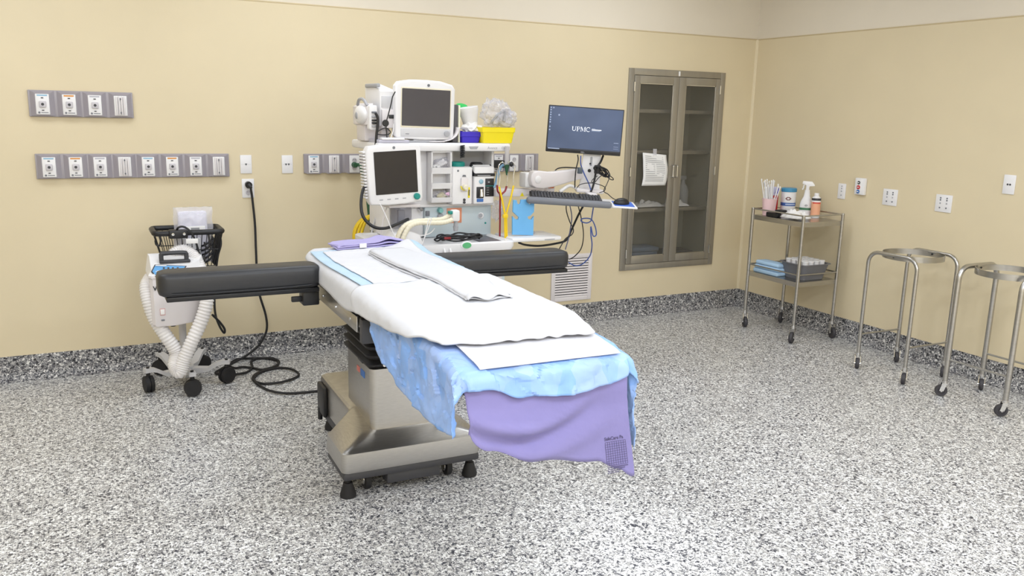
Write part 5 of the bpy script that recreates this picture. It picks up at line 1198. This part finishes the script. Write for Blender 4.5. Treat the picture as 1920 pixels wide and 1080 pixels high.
# blower body
FXY = [(.3, 5.08), (.3, 4.975), (.314, 4.955), (.42, 4.955), (.58, 5.03), (.6, 5.06), (.6, 5.16), (.3, 5.16)]
FXY = [(x-.005, y) for x, y in FXY]
z0, z1 = .425, .705
b = new(); cxy = Vector((.44, 5.08))
def ringp(k, z): return [tuple(cxy+(Vector(p_)-cxy)*k)+(z,) for p_ in FXY]
loft(b, [ringp(.96, z0), ringp(1, z0+.012), ringp(1, z1-.01), ringp(1.05, z1), ringp(1.05, z1+.012)]); body = H('blower_body', b, WHITE2, smooth=30)
# sloping top with control panel
b = new(); top0 = ringp(1.05, z1+.012); top1 = []
for (x, y, z) in top0:
    k = (y-4.94)/.22; k = max(0, min(1, k)); zz = z1+.02+.085*min(1, k*1.6)
    xx = x+(.44-x)*(.12 if k < .9 else .1); yy = y+(5.08-y)*.08
    top1.append((xx, yy, zz))
loft(b, [top0, top1]); H('top_cover', b, WHITE, smooth=20)
PANEL = mat('blue_panel', (96, 160, 214), .4)
def onp(px, py, Y=4.985): return P(px, py, Y=Y)
pl_px = [(283, 510), (290, 496.5), (350, 499), (343, 512), (318, 522), (294, 523)]
def slab(l, Y0, Y1, b, off):
    vs_ = []
    for px, py in l:
        f = (522-py)/26; vs_.append(P(px, py, Y=Y0+(Y1-Y0)*f)+Vector((0, -.006, .004))*off)
    b.faces.new([b.verts.new(v) for v in vs_]); return b
b = new(); slab(pl_px, 4.945, 5.0, b, .6); H('panel_border', b, DGREY, solid=.002, smooth=0)
b = new(); slab([(285.5, 510), (291.5, 498.5), (347, 500.5), (341, 511), (317, 520), (295, 521)], 4.945, 5.0, b, 1.3); pn = H('control_panel', b, PANEL, solid=.001, smooth=0)
for px in (307, 315.5, 324, 333):
    b = new(); slab([(px-1.8, 506), (px-1.8, 503), (px+1.8, 503), (px+1.8, 506)], 4.945, 5.0, b, 2); H('panel_button', b, DGREY, pn, smooth=0)
b = new(); slab([(291, 500.2), (291.5, 498.8), (312, 499.5), (312, 501)], 4.945, 5.0, b, 2); slab([(290, 512), (296, 509), (305, 510), (304, 511.5), (296, 511)], 4.945, 5.0, b, 2); H('panel_print', b, PAPER, pn, smooth=0)
b = new(); a = P(303, 487, Y=5.02); c = P(350, 489, Y=5.02)
zt_ = P(326, 475, Y=5.02).z
tube(b, [(a.x, 5.03, a.z-.02), (a.x, 5.03, zt_-.012), (a.x+.012, 5.03, zt_), (c.x-.012, 5.03, zt_), (c.x, 5.03, zt_-.012), (c.x, 5.03, a.z-.02)], .0125, 10, 3); box(b, a.x-.012, c.x+.02, 5.012, 5.045, a.z-.022, a.z-.006, .005); H('handle', b, DGREY)
q = P(283.5, 542, Y=4.95); text('body_lettering', 'Wa', .036, XZ(.334, 4.949, q.z), BLACK, body, .001)
b = new(); pbox(b, 301, 580, 309, 590, 4.951, .004, .001); H('rating_label', b, PAPER, body); b = new(); pbox(b, 302.5, 599, 309, 602, 4.951, .004, .001); H('small_mark', b, MGREY, body)
b = new(); pbox(b, 300, 578.5, 310, 591.5, 4.9525, .003, .001); H('label_border', b, mat('label_pink', (206, 160, 158), .5), body)
for px in (297, 325):
    q = P(px, 608, Y=4.99); b = new(); lathe(b, [(0, -.014), (.014, -.014), (.016, 0), (0, 0)], 14, c=(q.x, 5.0, z0+.002)); H('rubber_foot', b, BLACK, body)
b = new(); box(b, .44, .5, 5.14, 5.19, .5, .62, .008); H('pole_clamp', b, LGREY)
HOSEM = mat('white_hose', (236, 232, 230), .5)
def hz(l, Y): return [P(x, y, Y=Y[i]) for i, (x, y) in enumerate(l)]
hp = hz([(318, 500), (326, 478), (343, 470), (360, 479), (373, 500), (384, 530), (388, 562), (378, 600), (360, 640), (345, 675), (337, 697), (328, 686), (330, 660), (310, 628), (291, 598), (279, 565), (275, 538), (284, 520)], [5.12, 5.12, 5.12, 5.1, 5.06, 5.0, 4.96, 4.95, 4.94, 4.93, 4.92, 4.95, 4.99, 5.0, 5.02, 5.03, 5.06, 5.1])
b = new(); tube(b, hp, .037, 18, 26, rf=lambda i, N: 1+.08*math.sin(i*1.57+.4)); H('hose', b, HOSEM, smooth=80)
# wire basket
bx0, bx1, by0, by1 = .345, .715, 5.13, 5.37; rz = .925
b = new(); r_ = .016
tube(b, [(p_[0], p_[1], rz) for p_ in rrect(bx0, bx1, by0, by1, .03, 3)], r_, 10, 1, closed=True); bk_ = H('basket_rim', b, BLACK, smooth=60)
b = new(); box(b, HC.x-.05, HC.x+.05, by0-.03, by0+.03, rz-.028, rz+.02, .006); br = H('basket_bracket', b, BLACK)
for s in (-1, 1):
    b = new(); lathe(b, [(.008, 0), (.008, .004), (0, .005)], 12, Matrix.Translation((HC.x+s*.03, by0-.03, rz-.002)) @ Matrix.Rotation(PI/2, 4, 'X')); H('bolt', b, CHROME, br)
b = new(); fz = .72; ins = .05
lo = [(bx0+ins, by0+ins*.6), (bx1-ins, by0+ins*.6), (bx1-ins, by1-ins*.6), (bx0+ins, by1-ins*.6)]
def bl_(i, n, side):
    u = i/n
    if side == 0: return Vector((bx0+(bx1-bx0)*u, by0, rz)), Vector((bx0+ins+(bx1-bx0-2*ins)*u, by0+ins*.6, fz))
    if side == 1: return Vector((bx0+(bx1-bx0)*u, by1, rz)), Vector((bx0+ins+(bx1-bx0-2*ins)*u, by1-ins*.6, fz))
    if side == 2: return Vector((bx0, by0+(by1-by0)*u, rz)), Vector((bx0+ins, by0+ins*.6+(by1-by0-1.2*ins)*u, fz))
    return Vector((bx1, by0+(by1-by0)*u, rz)), Vector((bx1-ins, by0+ins*.6+(by1-by0-1.2*ins)*u, fz))
for side, n in ((0, 13), (1, 13), (2, 8), (3, 8)):
    for i in range(n+1):
        p0, p1 = bl_(i, n, side); cyl(b, p0, p1, .0025, n=6, cap=False)
for zz in (fz, fz+.1):
    k = (zz-fz)/(rz-fz); tube(b, [(bx0+ins*(1-k), by0+ins*.6*(1-k), zz), (bx1-ins*(1-k), by0+ins*.6*(1-k), zz), (bx1-ins*(1-k), by1-ins*.6*(1-k), zz), (bx0+ins*(1-k), by1-ins*.6*(1-k), zz)], .003, 6, 1, closed=True)
for i in range(1, 8): cyl(b, (bx0+ins+(bx1-bx0-2*ins)*i/8, by0+ins*.6, fz), (bx0+ins+(bx1-bx0-2*ins)*i/8, by1-ins*.6, fz), .0025, n=6)
H('basket_wire', b, BLACK)
for px, py in ((296, 452), (388, 455)):
    q = P(px, py, Y=by0-.01); b = new(); tube(b, [(q.x+.012, by0, rz-.01), (q.x+.014, by0-.01, q.z-.0), (q.x+.006, by0-.012, q.z-.025), (q.x-.01, by0-.012, q.z-.02), (q.x-.014, by0-.012, q.z+.005)], .005, 8, 5); H('hook', b, BLACK)
# things in and on the basket
a = P(334, 435, Y=5.27); c = P(388, 393, Y=5.27)
t2 = thing('blanket_pack', 'folded warming blanket in a clear wrapper standing in the wire basket', 'pack', ((a.x+c.x)/2, 5.27, fz))
b = new(); prism(b, rrect(a.x, c.x-.004, fz+.004, c.z-.005, .012), 5.25, 5.29, 'y', .008); obj('folded_blanket', b, mat('pale_lilac_paper', (224, 222, 234), .8, 0, .02, 10, .3, 30), t2)
b = new()
def wf(u, v, sgn):
    x = a.x-.022+(c.x-a.x+.05)*u; z = fz+.006+(c.z-fz+.012)*v; e = min(1, 6*min(u, 1-u, v+.1, 1-v))
    return Vector((x+.006*noise.noise(Vector((v*7, sgn, 1))), 5.27+sgn*(.004+.024*e+.007*noise.noise(Vector((u*9, v*9, sgn)))), z+.006*noise.noise(Vector((u*8, 2, sgn)))))
sheet(b, 18, 22, lambda u, v: wf(u, v, -1)); sheet(b, 18, 22, lambda u, v: wf(u, v, 1)); obj('wrapper', b, CLEAR, t2, smooth=25)
b = new(); pbox(b, 349, 424, 385, 434, 5.235, .003, .001); lb = obj('wrapper_label', b, PAPER, t2); b = new(); pbox(b, 358, 427, 374, 431, 5.2335, .002, .0); obj('label_print', b, PRINT, t2)
b = new(); box(b, .5, .6, 5.2, 5.24, fz+.005, fz+.16, .004); tag(obj('manual', b, GREYW), 'pale booklet standing in the wire basket', 'booklet')
b = new(); rnd = random.Random(5); pts = []
for i in range(40):
    a_ = i/8*2*PI; pts.append((.635+.045*math.cos(a_)*(.8+.2*rnd.random()), 5.24+.04*math.sin(a_), fz+.02+.13*(i/40)+.03*math.sin(a_+1)))
tube(b, pts, .006, 8, 4); tag(obj('cable_coil', b, BLACK, smooth=60), 'black cord coiled inside the wire basket', 'cable')
cord('basket_cord', 'black cord arching over the basket rim and dropping in front of it', hz([(331, 438), (333, 428), (343, 425), (355, 432), (365, 448), (372, 470), (378, 484)], [5.17, 5.11, 5.1, 5.09, 5.09, 5.1, 5.1]), .006, BLACK)
b = new(); q = P(379, 489, Y=5.1); box(b, q.x-.022, q.x+.018, 5.085, 5.115, q.z-.04, q.z+.028, .01); tag(obj('cord_plug', b, BLACK), 'black plug hanging in front of the wire basket', 'plug')
b = new(); q = P(361, 452, Y=5.085); box(b, q.x-.035, q.x+.03, 5.083, 5.086, q.z-.014, q.z+.014, .001); tag(obj('cord_label', b, PAPER), 'white paper label tied on the basket cord', 'label')
cord('warmer_cord', 'black cord looping from the basket down past the arm board', hz([(393, 440), (402, 427), (411, 440), (414, 458), (408, 482), (404, 520), (402, 560), (404, 590), (412, 612), (420, 624), (421, 617), (412, 604), (398, 590)], [5.3, 5.28, 5.24, 5.22, 5.22, 5.22, 5.22, 5.2, 5.2, 5.2, 5.18, 5.16, 5.14]), .007, BLACK)

# ================================================================ power cord from the wall outlet over the floor to the table
b = new(); q = PLUG; cyl(b, q+Vector((0, -.002, 0)), q+Vector((0, -.03, -.004)), .02, .022, 16); cyl(b, q+Vector((0, -.03, -.004)), q+Vector((.01, -.05, -.02)), .016, .009, 12); plug_bm = b
pc = thing('black_cable', 'long black power cord from the wall outlet, looped on the floor to the table base', 'power cord', (.9, 5.2, 0))
obj('plug', plug_bm, BLACK, pc)
fl = [(435, 681), (418, 690), (404, 699), (418, 702), (440, 702), (462, 698), (473, 689), (471, 679), (480, 673), (505, 671), (520, 675), (523, 681), (512, 688), (490, 693), (474, 690), (455, 688), (440, 690), (430, 684), (444, 674), (470, 672), (500, 672), (521, 677), (519, 686), (502, 692), (482, 700), (474, 708), (480, 716), (500, 719.5), (530, 716), (554, 708), (560, 701), (546, 692), (522, 690), (494, 696), (478, 705), (478, 715), (492, 726), (512, 734), (545, 737.5), (598, 733)]
pts = [q+Vector((.008, -.045, -.018)), P(473, 372, Y=D-.05), P(478, 420, Y=D-.05), P(480, 470, Y=D-.06), P(484, 540, Y=D-.06), P(498, 590, Y=D-.06), P(500, 618, Y=D-.07), P(490, 641, Y=D-.075), P(476, 656, Y=D-.085), P(455, 671, Y=D-.12)]
pts += [P(x, y, Z=.009+.004*(i % 3 == 1)) for i, (x, y) in enumerate(fl)]
b = new(); tube(b, pts, .0075, 8, 6); obj('cord', b, RUBBER, pc, smooth=60)

# ================================================================ casters for carts and stands
def small_caster(parent, x, y, zt_, R_, yaw, wm_=.012, stemr=.011):
    b = new(); d = Vector((math.cos(yaw), math.sin(yaw), 0)); sd = Vector((-d.y, d.x, 0)); ce = Vector((x, y, R_+.001))+d*R_*.45
    for s in (-1, 1):
        o_ = sd*s*(wm_+.004); pl_ = [Vector((x, y, zt_-.012))-d*.012, Vector((x, y, zt_-.012))+d*.016, ce+d*.012+Vector((0, 0, 0)), ce-d*.012]
        A_ = [b.verts.new(p_+o_) for p_ in pl_]; B_ = [b.verts.new(p_+o_+sd*s*.003) for p_ in pl_]
        b.faces.new(A_); b.faces.new(B_[::-1])
        for j in range(4): b.faces.new([A_[j], B_[j], B_[(j+1) % 4], A_[(j+1) % 4]])
    bmesh.ops.recalc_face_normals(b, faces=b.faces[:])
    cyl(b, (x, y, zt_-.016), (x, y, zt_-.004), .017, n=14); cyl(b, ce-sd*(wm_+.009), ce+sd*(wm_+.009), .006, n=10)
    lathe(b, [(0, 0), (stemr+.004, 0), (stemr+.004, .012), (0, .012)], 14, c=(x, y, zt_-.004))
    fk = obj('caster', b, CHROME, parent)
    b = new(); u = Matrix.Translation(ce) @ Matrix(((d.x, 0, sd.x, 0), (d.y, 0, sd.y, 0), (0, 1, 0, 0), (0, 0, 0, 1)))
    lathe(b, [(0, -wm_*.7), (R_*.55, -wm_*.7), (R_*.6, -wm_), (R_*.92, -wm_), (R_, -wm_*.6), (R_, wm_*.6), (R_*.92, wm_), (R_*.6, wm_), (R_*.55, wm_*.7), (0, wm_*.7)], 24, u)
    obj('wheel', b, mat('grey_tyre', (58, 56, 60), .55), fk, smooth=40)
# ================================================================ utility cart
cx0, cx1, cy0, cy1 = 4.675, 5.075, 4.485, 5.01
t = thing('utility_cart', 'stainless steel two shelf utility cart against the right wall', 'utility cart', ((cx0+cx1)/2, (cy0+cy1)/2, 0))
zr1 = P(1508, 404, Y=cy0).z; zs1 = P(1508, 432, Y=cy0).z-.004; zr2 = P(1497, 517, Y=cy0).z; zs2 = P(1496, 540, Y=cy0).z-.004
zr1 = P(1508, 405, X=cx0).z; zs1 = P(1507, 418, X=cx0).z; zr2 = P(1497, 516, X=cx0).z; zs2 = P(1496, 531, X=cx0).z
for (x, y) in ((cx0, cy0), (cx0, cy1), (cx1, cy0), (cx1, cy1)):
    b = new(); cyl(b, (x, y, .125), (x, y, zr1), .0125, n=14); lathe(b, [(.0125, 0), (.011, .004), (0, .006)], 14, c=(x, y, zr1)); obj('leg', b, STEEL, t)
for i, ((x, y), yw) in enumerate(zip(((cx0, cy0), (cx0, cy1), (cx1, cy0), (cx1, cy1)), (3.6, 4.3, 4.4, 3.7))): small_caster(t, x, y, .125, .043, yw)
for z in (zs1, zs2):
    b = new(); box(b, cx0+.006, cx1-.006, cy0+.006, cy1-.006, z-.004, z, .0015)
    for (x0, x1, y0, y1) in ((cx0+.004, cx0+.008, cy0+.012, cy1-.012), (cx1-.008, cx1-.004, cy0+.012, cy1-.012), (cx0+.012, cx1-.012, cy0+.004, cy0+.008), (cx0+.012, cx1-.012, cy1-.008, cy1-.004)): box(b, x0, x1, y0, y1, z-.036, z)
    obj('shelf', b, STEEL, t, smooth=0)
for z in (zr1, zr2):
    for p0, p1 in (((cx0, cy0), (cx0, cy1)), ((cx1, cy0), (cx1, cy1)), ((cx0, cy0), (cx1, cy0)), ((cx0, cy1), (cx1, cy1))):
        b = new(); cyl(b, (p0[0], p0[1], z-.003), (p1[0], p1[1], z-.003), .0055, n=10); obj('guard_rail', b, STEEL, t)
# --- on the top shelf of the cart
zs = zs1+.001
def cpos(px, py): return P(px, py, Z=zs)
# pink cup with white swab sticks
q = cpos(1441, 408); q = Vector((4.77, 4.9, zs))
q = Vector((4.755, 4.925, zs))
b = new(); lathe(b, [(0, .002), (.043, 0), (.045, .002), (.056, .125), (.058, .13), (.056, .132), (.053, .126), (.042, .006), (0, .006)], 26, c=q); tag(obj('plastic_cup', b, mat('pink_cup', (240, 206, 208), .35, trans=.0)), 'pale pink plastic cup full of white swab sticks on the cart', 'cup')
rnd = random.Random(11); QC = q.copy()
for i in range(26):
    a = rnd.random()*2*PI; r0 = .03*math.sqrt(rnd.random()); lean = Vector((rnd.uniform(-.05, .035), rnd.uniform(.0, .1)-.03, 0)); ln = rnd.uniform(.2, .265)
    p0 = q+Vector((r0*math.cos(a), r0*math.sin(a), .008)); out = Vector((-.10*(rnd.random()**.7)+.05, rnd.uniform(-.01, .03), 0)); out = Vector((out.x, -out.x*.6+rnd.uniform(-.01, .01), 0))*.95
    p1 = p0+out+Vector((0, 0, ln)); mid_ = p0.lerp(p1, .5)+Vector((0, 0, .004))
    mm = p0.lerp(p1, .48); dm = Vector((mm.x-q.x, mm.y-q.y, 0))
    if dm.length > .048: p1 -= dm*(1-.048/dm.length)*1.6
    tt = thing('swab_stick', 'one of the white swab sticks fanned out in the pink cup', 'swab', p0, group='swab sticks in the pink cup')
    b = new(); cyl(b, p0, p1, .0038, n=6); obj('stick', b, WHITE, tt); b = new(); blob(b, p1, (.006, .006, .011), 1, 0); obj('tip', b, PAPER, tt)
# wipes tub
def cyl_label(b, q, r, z0, z1, a0=0, a1=360, n=28):
    for i in range(n):
        t0, t1 = math.radians(a0+(a1-a0)*i/n), math.radians(a0+(a1-a0)*(i+1)/n)
        b.faces.new([b.verts.new((q.x+r*math.cos(t0), q.y+r*math.sin(t0), q.z+z0)), b.verts.new((q.x+r*math.cos(t1), q.y+r*math.sin(t1), q.z+z0)), b.verts.new((q.x+r*math.cos(t1), q.y+r*math.sin(t1), q.z+z1)), b.verts.new((q.x+r*math.cos(t0), q.y+r*math.sin(t0), q.z+z1))])
    return b
q = Vector((4.925, 4.9, zs))
t = thing('wipes_tub', 'white cylindrical wipes tub with a blue lid on the cart', 'tub', q)
b = new(); lathe(b, [(0, 0), (.054, 0), (.056, .003), (.056, .185), (0, .185)], 32, c=q); obj('tub', b, WHITE, t)
b = new(); lathe(b, [(.0585, .183), (.0595, .187), (.059, .208), (.055, .212), (0, .212)], 32, c=q); obj('lid', b, mat('tub_blue', (66, 140, 180), .4), t)
b = new(); cyl_label(b, q, .0566, .075, .1); obj('blue_band', b, mat('band_navy', (60, 96, 164), .5), t, smooth=60)
b = new(); cyl_label(b, q, .0569, .084, .092, 205, 290); obj('band_text', b, mat('band_text', (190, 204, 228), .5), t, smooth=60)
view = math.atan2(-q.y, -q.x)
def emblem(b, q, r, z, w, h, ang, k0=.5):
    pts_o = [(-w, 0), (-w*.4, h), (w*.4, h), (w, 0), (w*.4, -h), (-w*.4, -h)]
    def on(x, zz): a = ang+x/r; return (q.x+r*math.cos(a), q.y+r*math.sin(a), q.z+z+zz)
    for i in range(6):
        o1, o2 = pts_o[i], pts_o[(i+1) % 6]; b.faces.new([b.verts.new(on(*o1)), b.verts.new(on(*o2)), b.verts.new(on(o2[0]*k0, o2[1]*k0)), b.verts.new(on(o1[0]*k0, o1[1]*k0))])
b = new(); emblem(b, q, .0568, .132, .024, .013, view); obj('emblem', b, mat('emblem_brown', (128, 84, 84), .5), t, smooth=0)
b = new(); cyl_label(b, q, .0567, .03, .034, 210, 260); cyl_label(b, q, .0567, .05, .053, 205, 240); obj('fine_print', b, FAINT, t, smooth=60)
# spray bottle
q = Vector((5.005, 4.79, zs))
t = thing('spray_bottle', 'white trigger spray bottle with a green band on the cart', 'spray bottle', q)
Ms = Matrix.Translation(q) @ Matrix.Rotation(view+PI/2, 4, 'Z') @ Matrix.Diagonal((1, .6, 1, 1))
b = new(); lathe(b, [(0, 0), (.044, 0), (.047, .006), (.047, .09), (.042, .115), (.024, .155), (.019, .19), (.018, .205), (0, .205)], 26, Ms); obj('bottle', b, WHITE, t)
b = new(); lathe(b, [(.0474, .05), (.0476, .05), (.0476, .068), (.0474, .068)], 26, Ms); obj('green_band', b, mat('band_green', (70, 124, 90), .5), t)
b = new(); emblem(b, Vector((q.x, q.y, q.z)), .047, .088, .011, .007, view); obj('emblem', b, MGREY, t, smooth=0)
Mh = Matrix.Translation(q) @ Matrix.Rotation(view+PI/2, 4, 'Z'); b = new(); prism(b, [(-.04, .262), (-.036, .272), (.03, .27), (.05, .245), (.05, .235), (.012, .232), (.012, .2), (-.012, .2), (-.012, .24), (-.04, .25)], -.012, .012, 'y', .004, 2, Mh); hd = obj('spray_head', b, WHITE, t)
b = new(); tube(b, [Mh @ Vector(p_) for p_ in ((-.022, 0, .246), (-.03, 0, .235), (-.03, 0, .22), (-.038, 0, .205))], .005, 8, 4); obj('trigger', b, WHITE, hd)
# orange label bottle
q = Vector((5.02, 4.705, zs))
t = thing('disinfectant_bottle', 'small white bottle with an orange label and dark collar on the cart', 'bottle', q)
b = new(); lathe(b, [(0, 0), (.032, 0), (.034, .004), (.034, .138), (.033, .15), (.018, .165), (.016, .17), (0, .17)], 24, c=q); obj('bottle', b, WHITE, t)
b = new(); cyl_label(b, q, .0345, .012, .12); obj('orange_label', b, mat('peach_label', (240, 176, 140), .5), t, smooth=60)
b = new(); cyl_label(b, q, .0349, .108, .12, 180, 290); obj('label_title', b, mat('title_red', (214, 84, 70), .5), t, smooth=60)
b = new(); cyl_label(b, q, .0345, .132, .15); obj('dark_collar', b, DGREY, t, smooth=60)
b = new(); lathe(b, [(.0175, .166), (.018, .168), (.018, .184), (.016, .187), (0, .187)], 20, c=q); obj('cap', b, WHITE, t)
# red box, blue white pack, black tray and gloves
q = P(1457, 400, Z=zs)
QB = Vector((4.805, 4.915, zs))
b = new(); box(b, QB.x-.005, QB.x+.06, QB.y+.03, QB.y+.08, zs, zs+.15, .004); t = thing('tissue_carton', 'upright blue and white carton with a red lower half behind the pink cup', 'carton', (QB.x+.03, QB.y+.055, zs)); obj('carton', b, RED, t)
b = new(); box(b, QB.x-.002, QB.x+.057, QB.y+.033, QB.y+.077, zs+.15, zs+.215, .004); obj('carton_top', b, mat('lilac_white', (206, 206, 236), .5), t)
b = new(); prism(b, [(QB.x+.02, zs+.165), (QB.x+.0575, zs+.165), (QB.x+.0575, zs+.21), (QB.x+.045, zs+.214)], QB.y+.031, QB.y+.033, 'y'); obj('blue_print', b, BLUEP, t)
b = new(); pb = Vector((cx0+.045, 4.845, zs))
box(b, pb.x-.03, pb.x+.015, pb.y-.08, pb.y+.04, zs, zs+.035, .006); t = thing('tape_tray', 'low black tray at the front edge of the cart top', 'tray', (pb.x, pb.y-.05, zs)); obj('tray_body', b, BLACK, t)
b = new(); box(b, pb.x-.02, pb.x+.05, pb.y-.1, pb.y-.04, zs+.0355, zs+.06, .006); obj('tray_clip', b, BLACK, t)
o = crumple('glove_heap', cx0+.1, 4.66, zs, .14, .18, .1, PAPER, 31, 18); tag(o, 'heap of crumpled white gloves at the front of the cart top', 'gloves')
# --- lower shelf: towels, grey basin with cups
zs = zs2+.001; BT = mat('blue_towel', (176, 206, 232), .9, 0, .04, 20, .4, 120)
for k in range(3):
    b = new(); x0, x1, y0, y1 = cx0+.02, cx0+.15, 4.72-.004*k, 4.985
    def ff(u, v, s): return None
    box(b, x0+.004*k, x1-.006*k, y0+.006*k, y1-.008*k, zs+k*.032, zs+k*.032+.031, .013, 3)
    for v in b.verts: v.co.z += .004*noise.noise(v.co*14); v.co.x += .004*noise.noise(v.co*11+Vector((3, 0, 0)))
    tag(obj('folded_towel', b, BT, smooth=60), 'folded light blue towel on the lower cart shelf, %s of the pile' % ('bottom', 'middle', 'top')[k], 'towel', 'blue towels on the cart')
bq = Vector((4.885, 4.63, zs)); t = thing('grey_basin', 'dark grey plastic basin filled with white cups on the lower cart shelf', 'basin', bq)
b = new(); loft(b, [ring(bq.x-.105, bq.x+.105, bq.y-.1, bq.y+.1, .03, zs), ring(bq.x-.135, bq.x+.135, bq.y-.125, bq.y+.125, .035, zs+.115), ring(bq.x-.148, bq.x+.148, bq.y-.138, bq.y+.138, .04, zs+.117), ring(bq.x-.148, bq.x+.148, bq.y-.138, bq.y+.138, .04, zs+.122), ring(bq.x-.13, bq.x+.13, bq.y-.12, bq.y+.12, .033, zs+.121), ring(bq.x-.1, bq.x+.1, bq.y-.095, bq.y+.095, .028, zs+.004)]); obj('basin_shell', b, mat('basin_grey', (112, 112, 116), .45), t)
cols_ = ('farthest from the wall', 'second from the room side', 'third from the room side', 'nearest the wall')
rows_ = ('front', 'second', 'third', 'back')
for i in range(4):
    for j in range(4):
        q = Vector((bq.x-.084+i*.056, bq.y-.081+j*.054, zs+.006)); b = new()
        lathe(b, [(0, .0), (.018, .0), (.0225, .128), (.0245, .13), (.0245, .137), (.0225, .139), (0, .139)], 16, c=q)
        tag(obj('specimen_cup', b, WHITE), 'white lidded cup in the grey basin, %s row, %s' % (rows_[j], cols_[i]), 'cup', 'white cups in the grey basin')

# ================================================================ ring stands
def ring_stand(label, fx, fy0, fy1, bx_, h, along, yaws, z_c=.1, rad=.0125):
    """two inverted U frames joined by stretchers, a flat ring on top.  along='y': each U runs parallel to the wall"""
    t = thing('ring_stand', label, 'ring stand', ((fx+bx_)/2, (fy0+fy1)/2, 0), group='ring stands by the right wall')
    r = rad; k = .075
    Us = [((fx, fy0), (fx, fy1)), ((bx_, fy0), (bx_, fy1))] if along == 'y' else [((fx, fy0), (bx_, fy0)), ((fx, fy1), (bx_, fy1))]
    for (p, q) in Us:
        p = Vector(p); q = Vector(q); d = (q-p).normalized(); L_ = (q-p).length
        pts = [Vector((p.x, p.y, z_c)), Vector((p.x, p.y, h-k))]
        for i in range(1, 7):
            a = i/6*PI/2; pts.append(Vector((*(p+d*k*(1-math.cos(a))), h-k+k*math.sin(a))))
        for i in range(0, 7):
            a = i/6*PI/2; pts.append(Vector((*(q-d*k*(1-math.sin(a))), h-k+k*math.cos(a))))
        pts.append(Vector((q.x, q.y, z_c)))
        b = new(); tube(b, pts, r, 14, 1); obj('leg_frame', b, STEEL, t, smooth=60)
    # stretchers
    if along == 'y': ss = [((fx, fy0), (bx_, fy0)), ((fx, fy1), (bx_, fy1))]
    else: ss = [((fx, fy0), (fx, fy1)), ((bx_, fy0), (bx_, fy1))]
    for p, q in ss:
        b = new(); cyl(b, (p[0], p[1], .235), (q[0], q[1], .235), .006, n=10); obj('stretcher', b, STEEL, t)
    cx_, cy_ = (fx+bx_)/2, (fy0+fy1)/2; R_ = (abs(bx_-fx) if along == 'y' else abs(fy1-fy0))/2-r+.004
    b = new(); Rm = Matrix.Translation((cx_, cy_, h-.012)); lathe(b, [(R_, -.018), (R_+.003, -.018), (R_+.003, .018), (R_, .018), (R_, -.018)], 56, Rm); rg = obj('ring', b, STEEL, t, smooth=40)
    b = new()
    for s in (-1, 1):
        o_ = Vector((s*R_, 0, 0)) if along == 'y' else Vector((0, s*R_, 0)); cyl(b, Vector((cx_, cy_, h-.012))+o_*1.03, Vector((cx_, cy_, h-.012))+o_*.98, .006, n=10)
    obj('rivet', b, BLACK, rg)
    for (x, y), yw in zip(((fx, fy0), (fx, fy1), (bx_, fy0), (bx_, fy1)), yaws): small_caster(t, x, y, z_c, .036, yw)
    return t
h1 = P(1650, 474, X=4.62).z
ring_stand('steel ring stand nearer the utility cart, its frames parallel to the wall', 4.615, 3.46, 3.83, 5.0, h1, 'y', (3.7, 3.9, 3.6, 4.0))
h2 = P(1800, 500, X=4.64).z; 
ring_stand('steel ring stand cut off by the right edge of the photo', 4.63, 2.80, 3.185, 4.985, h2, 'x', (2.45, 2.35, 3.7, 3.8), rad=.0155)
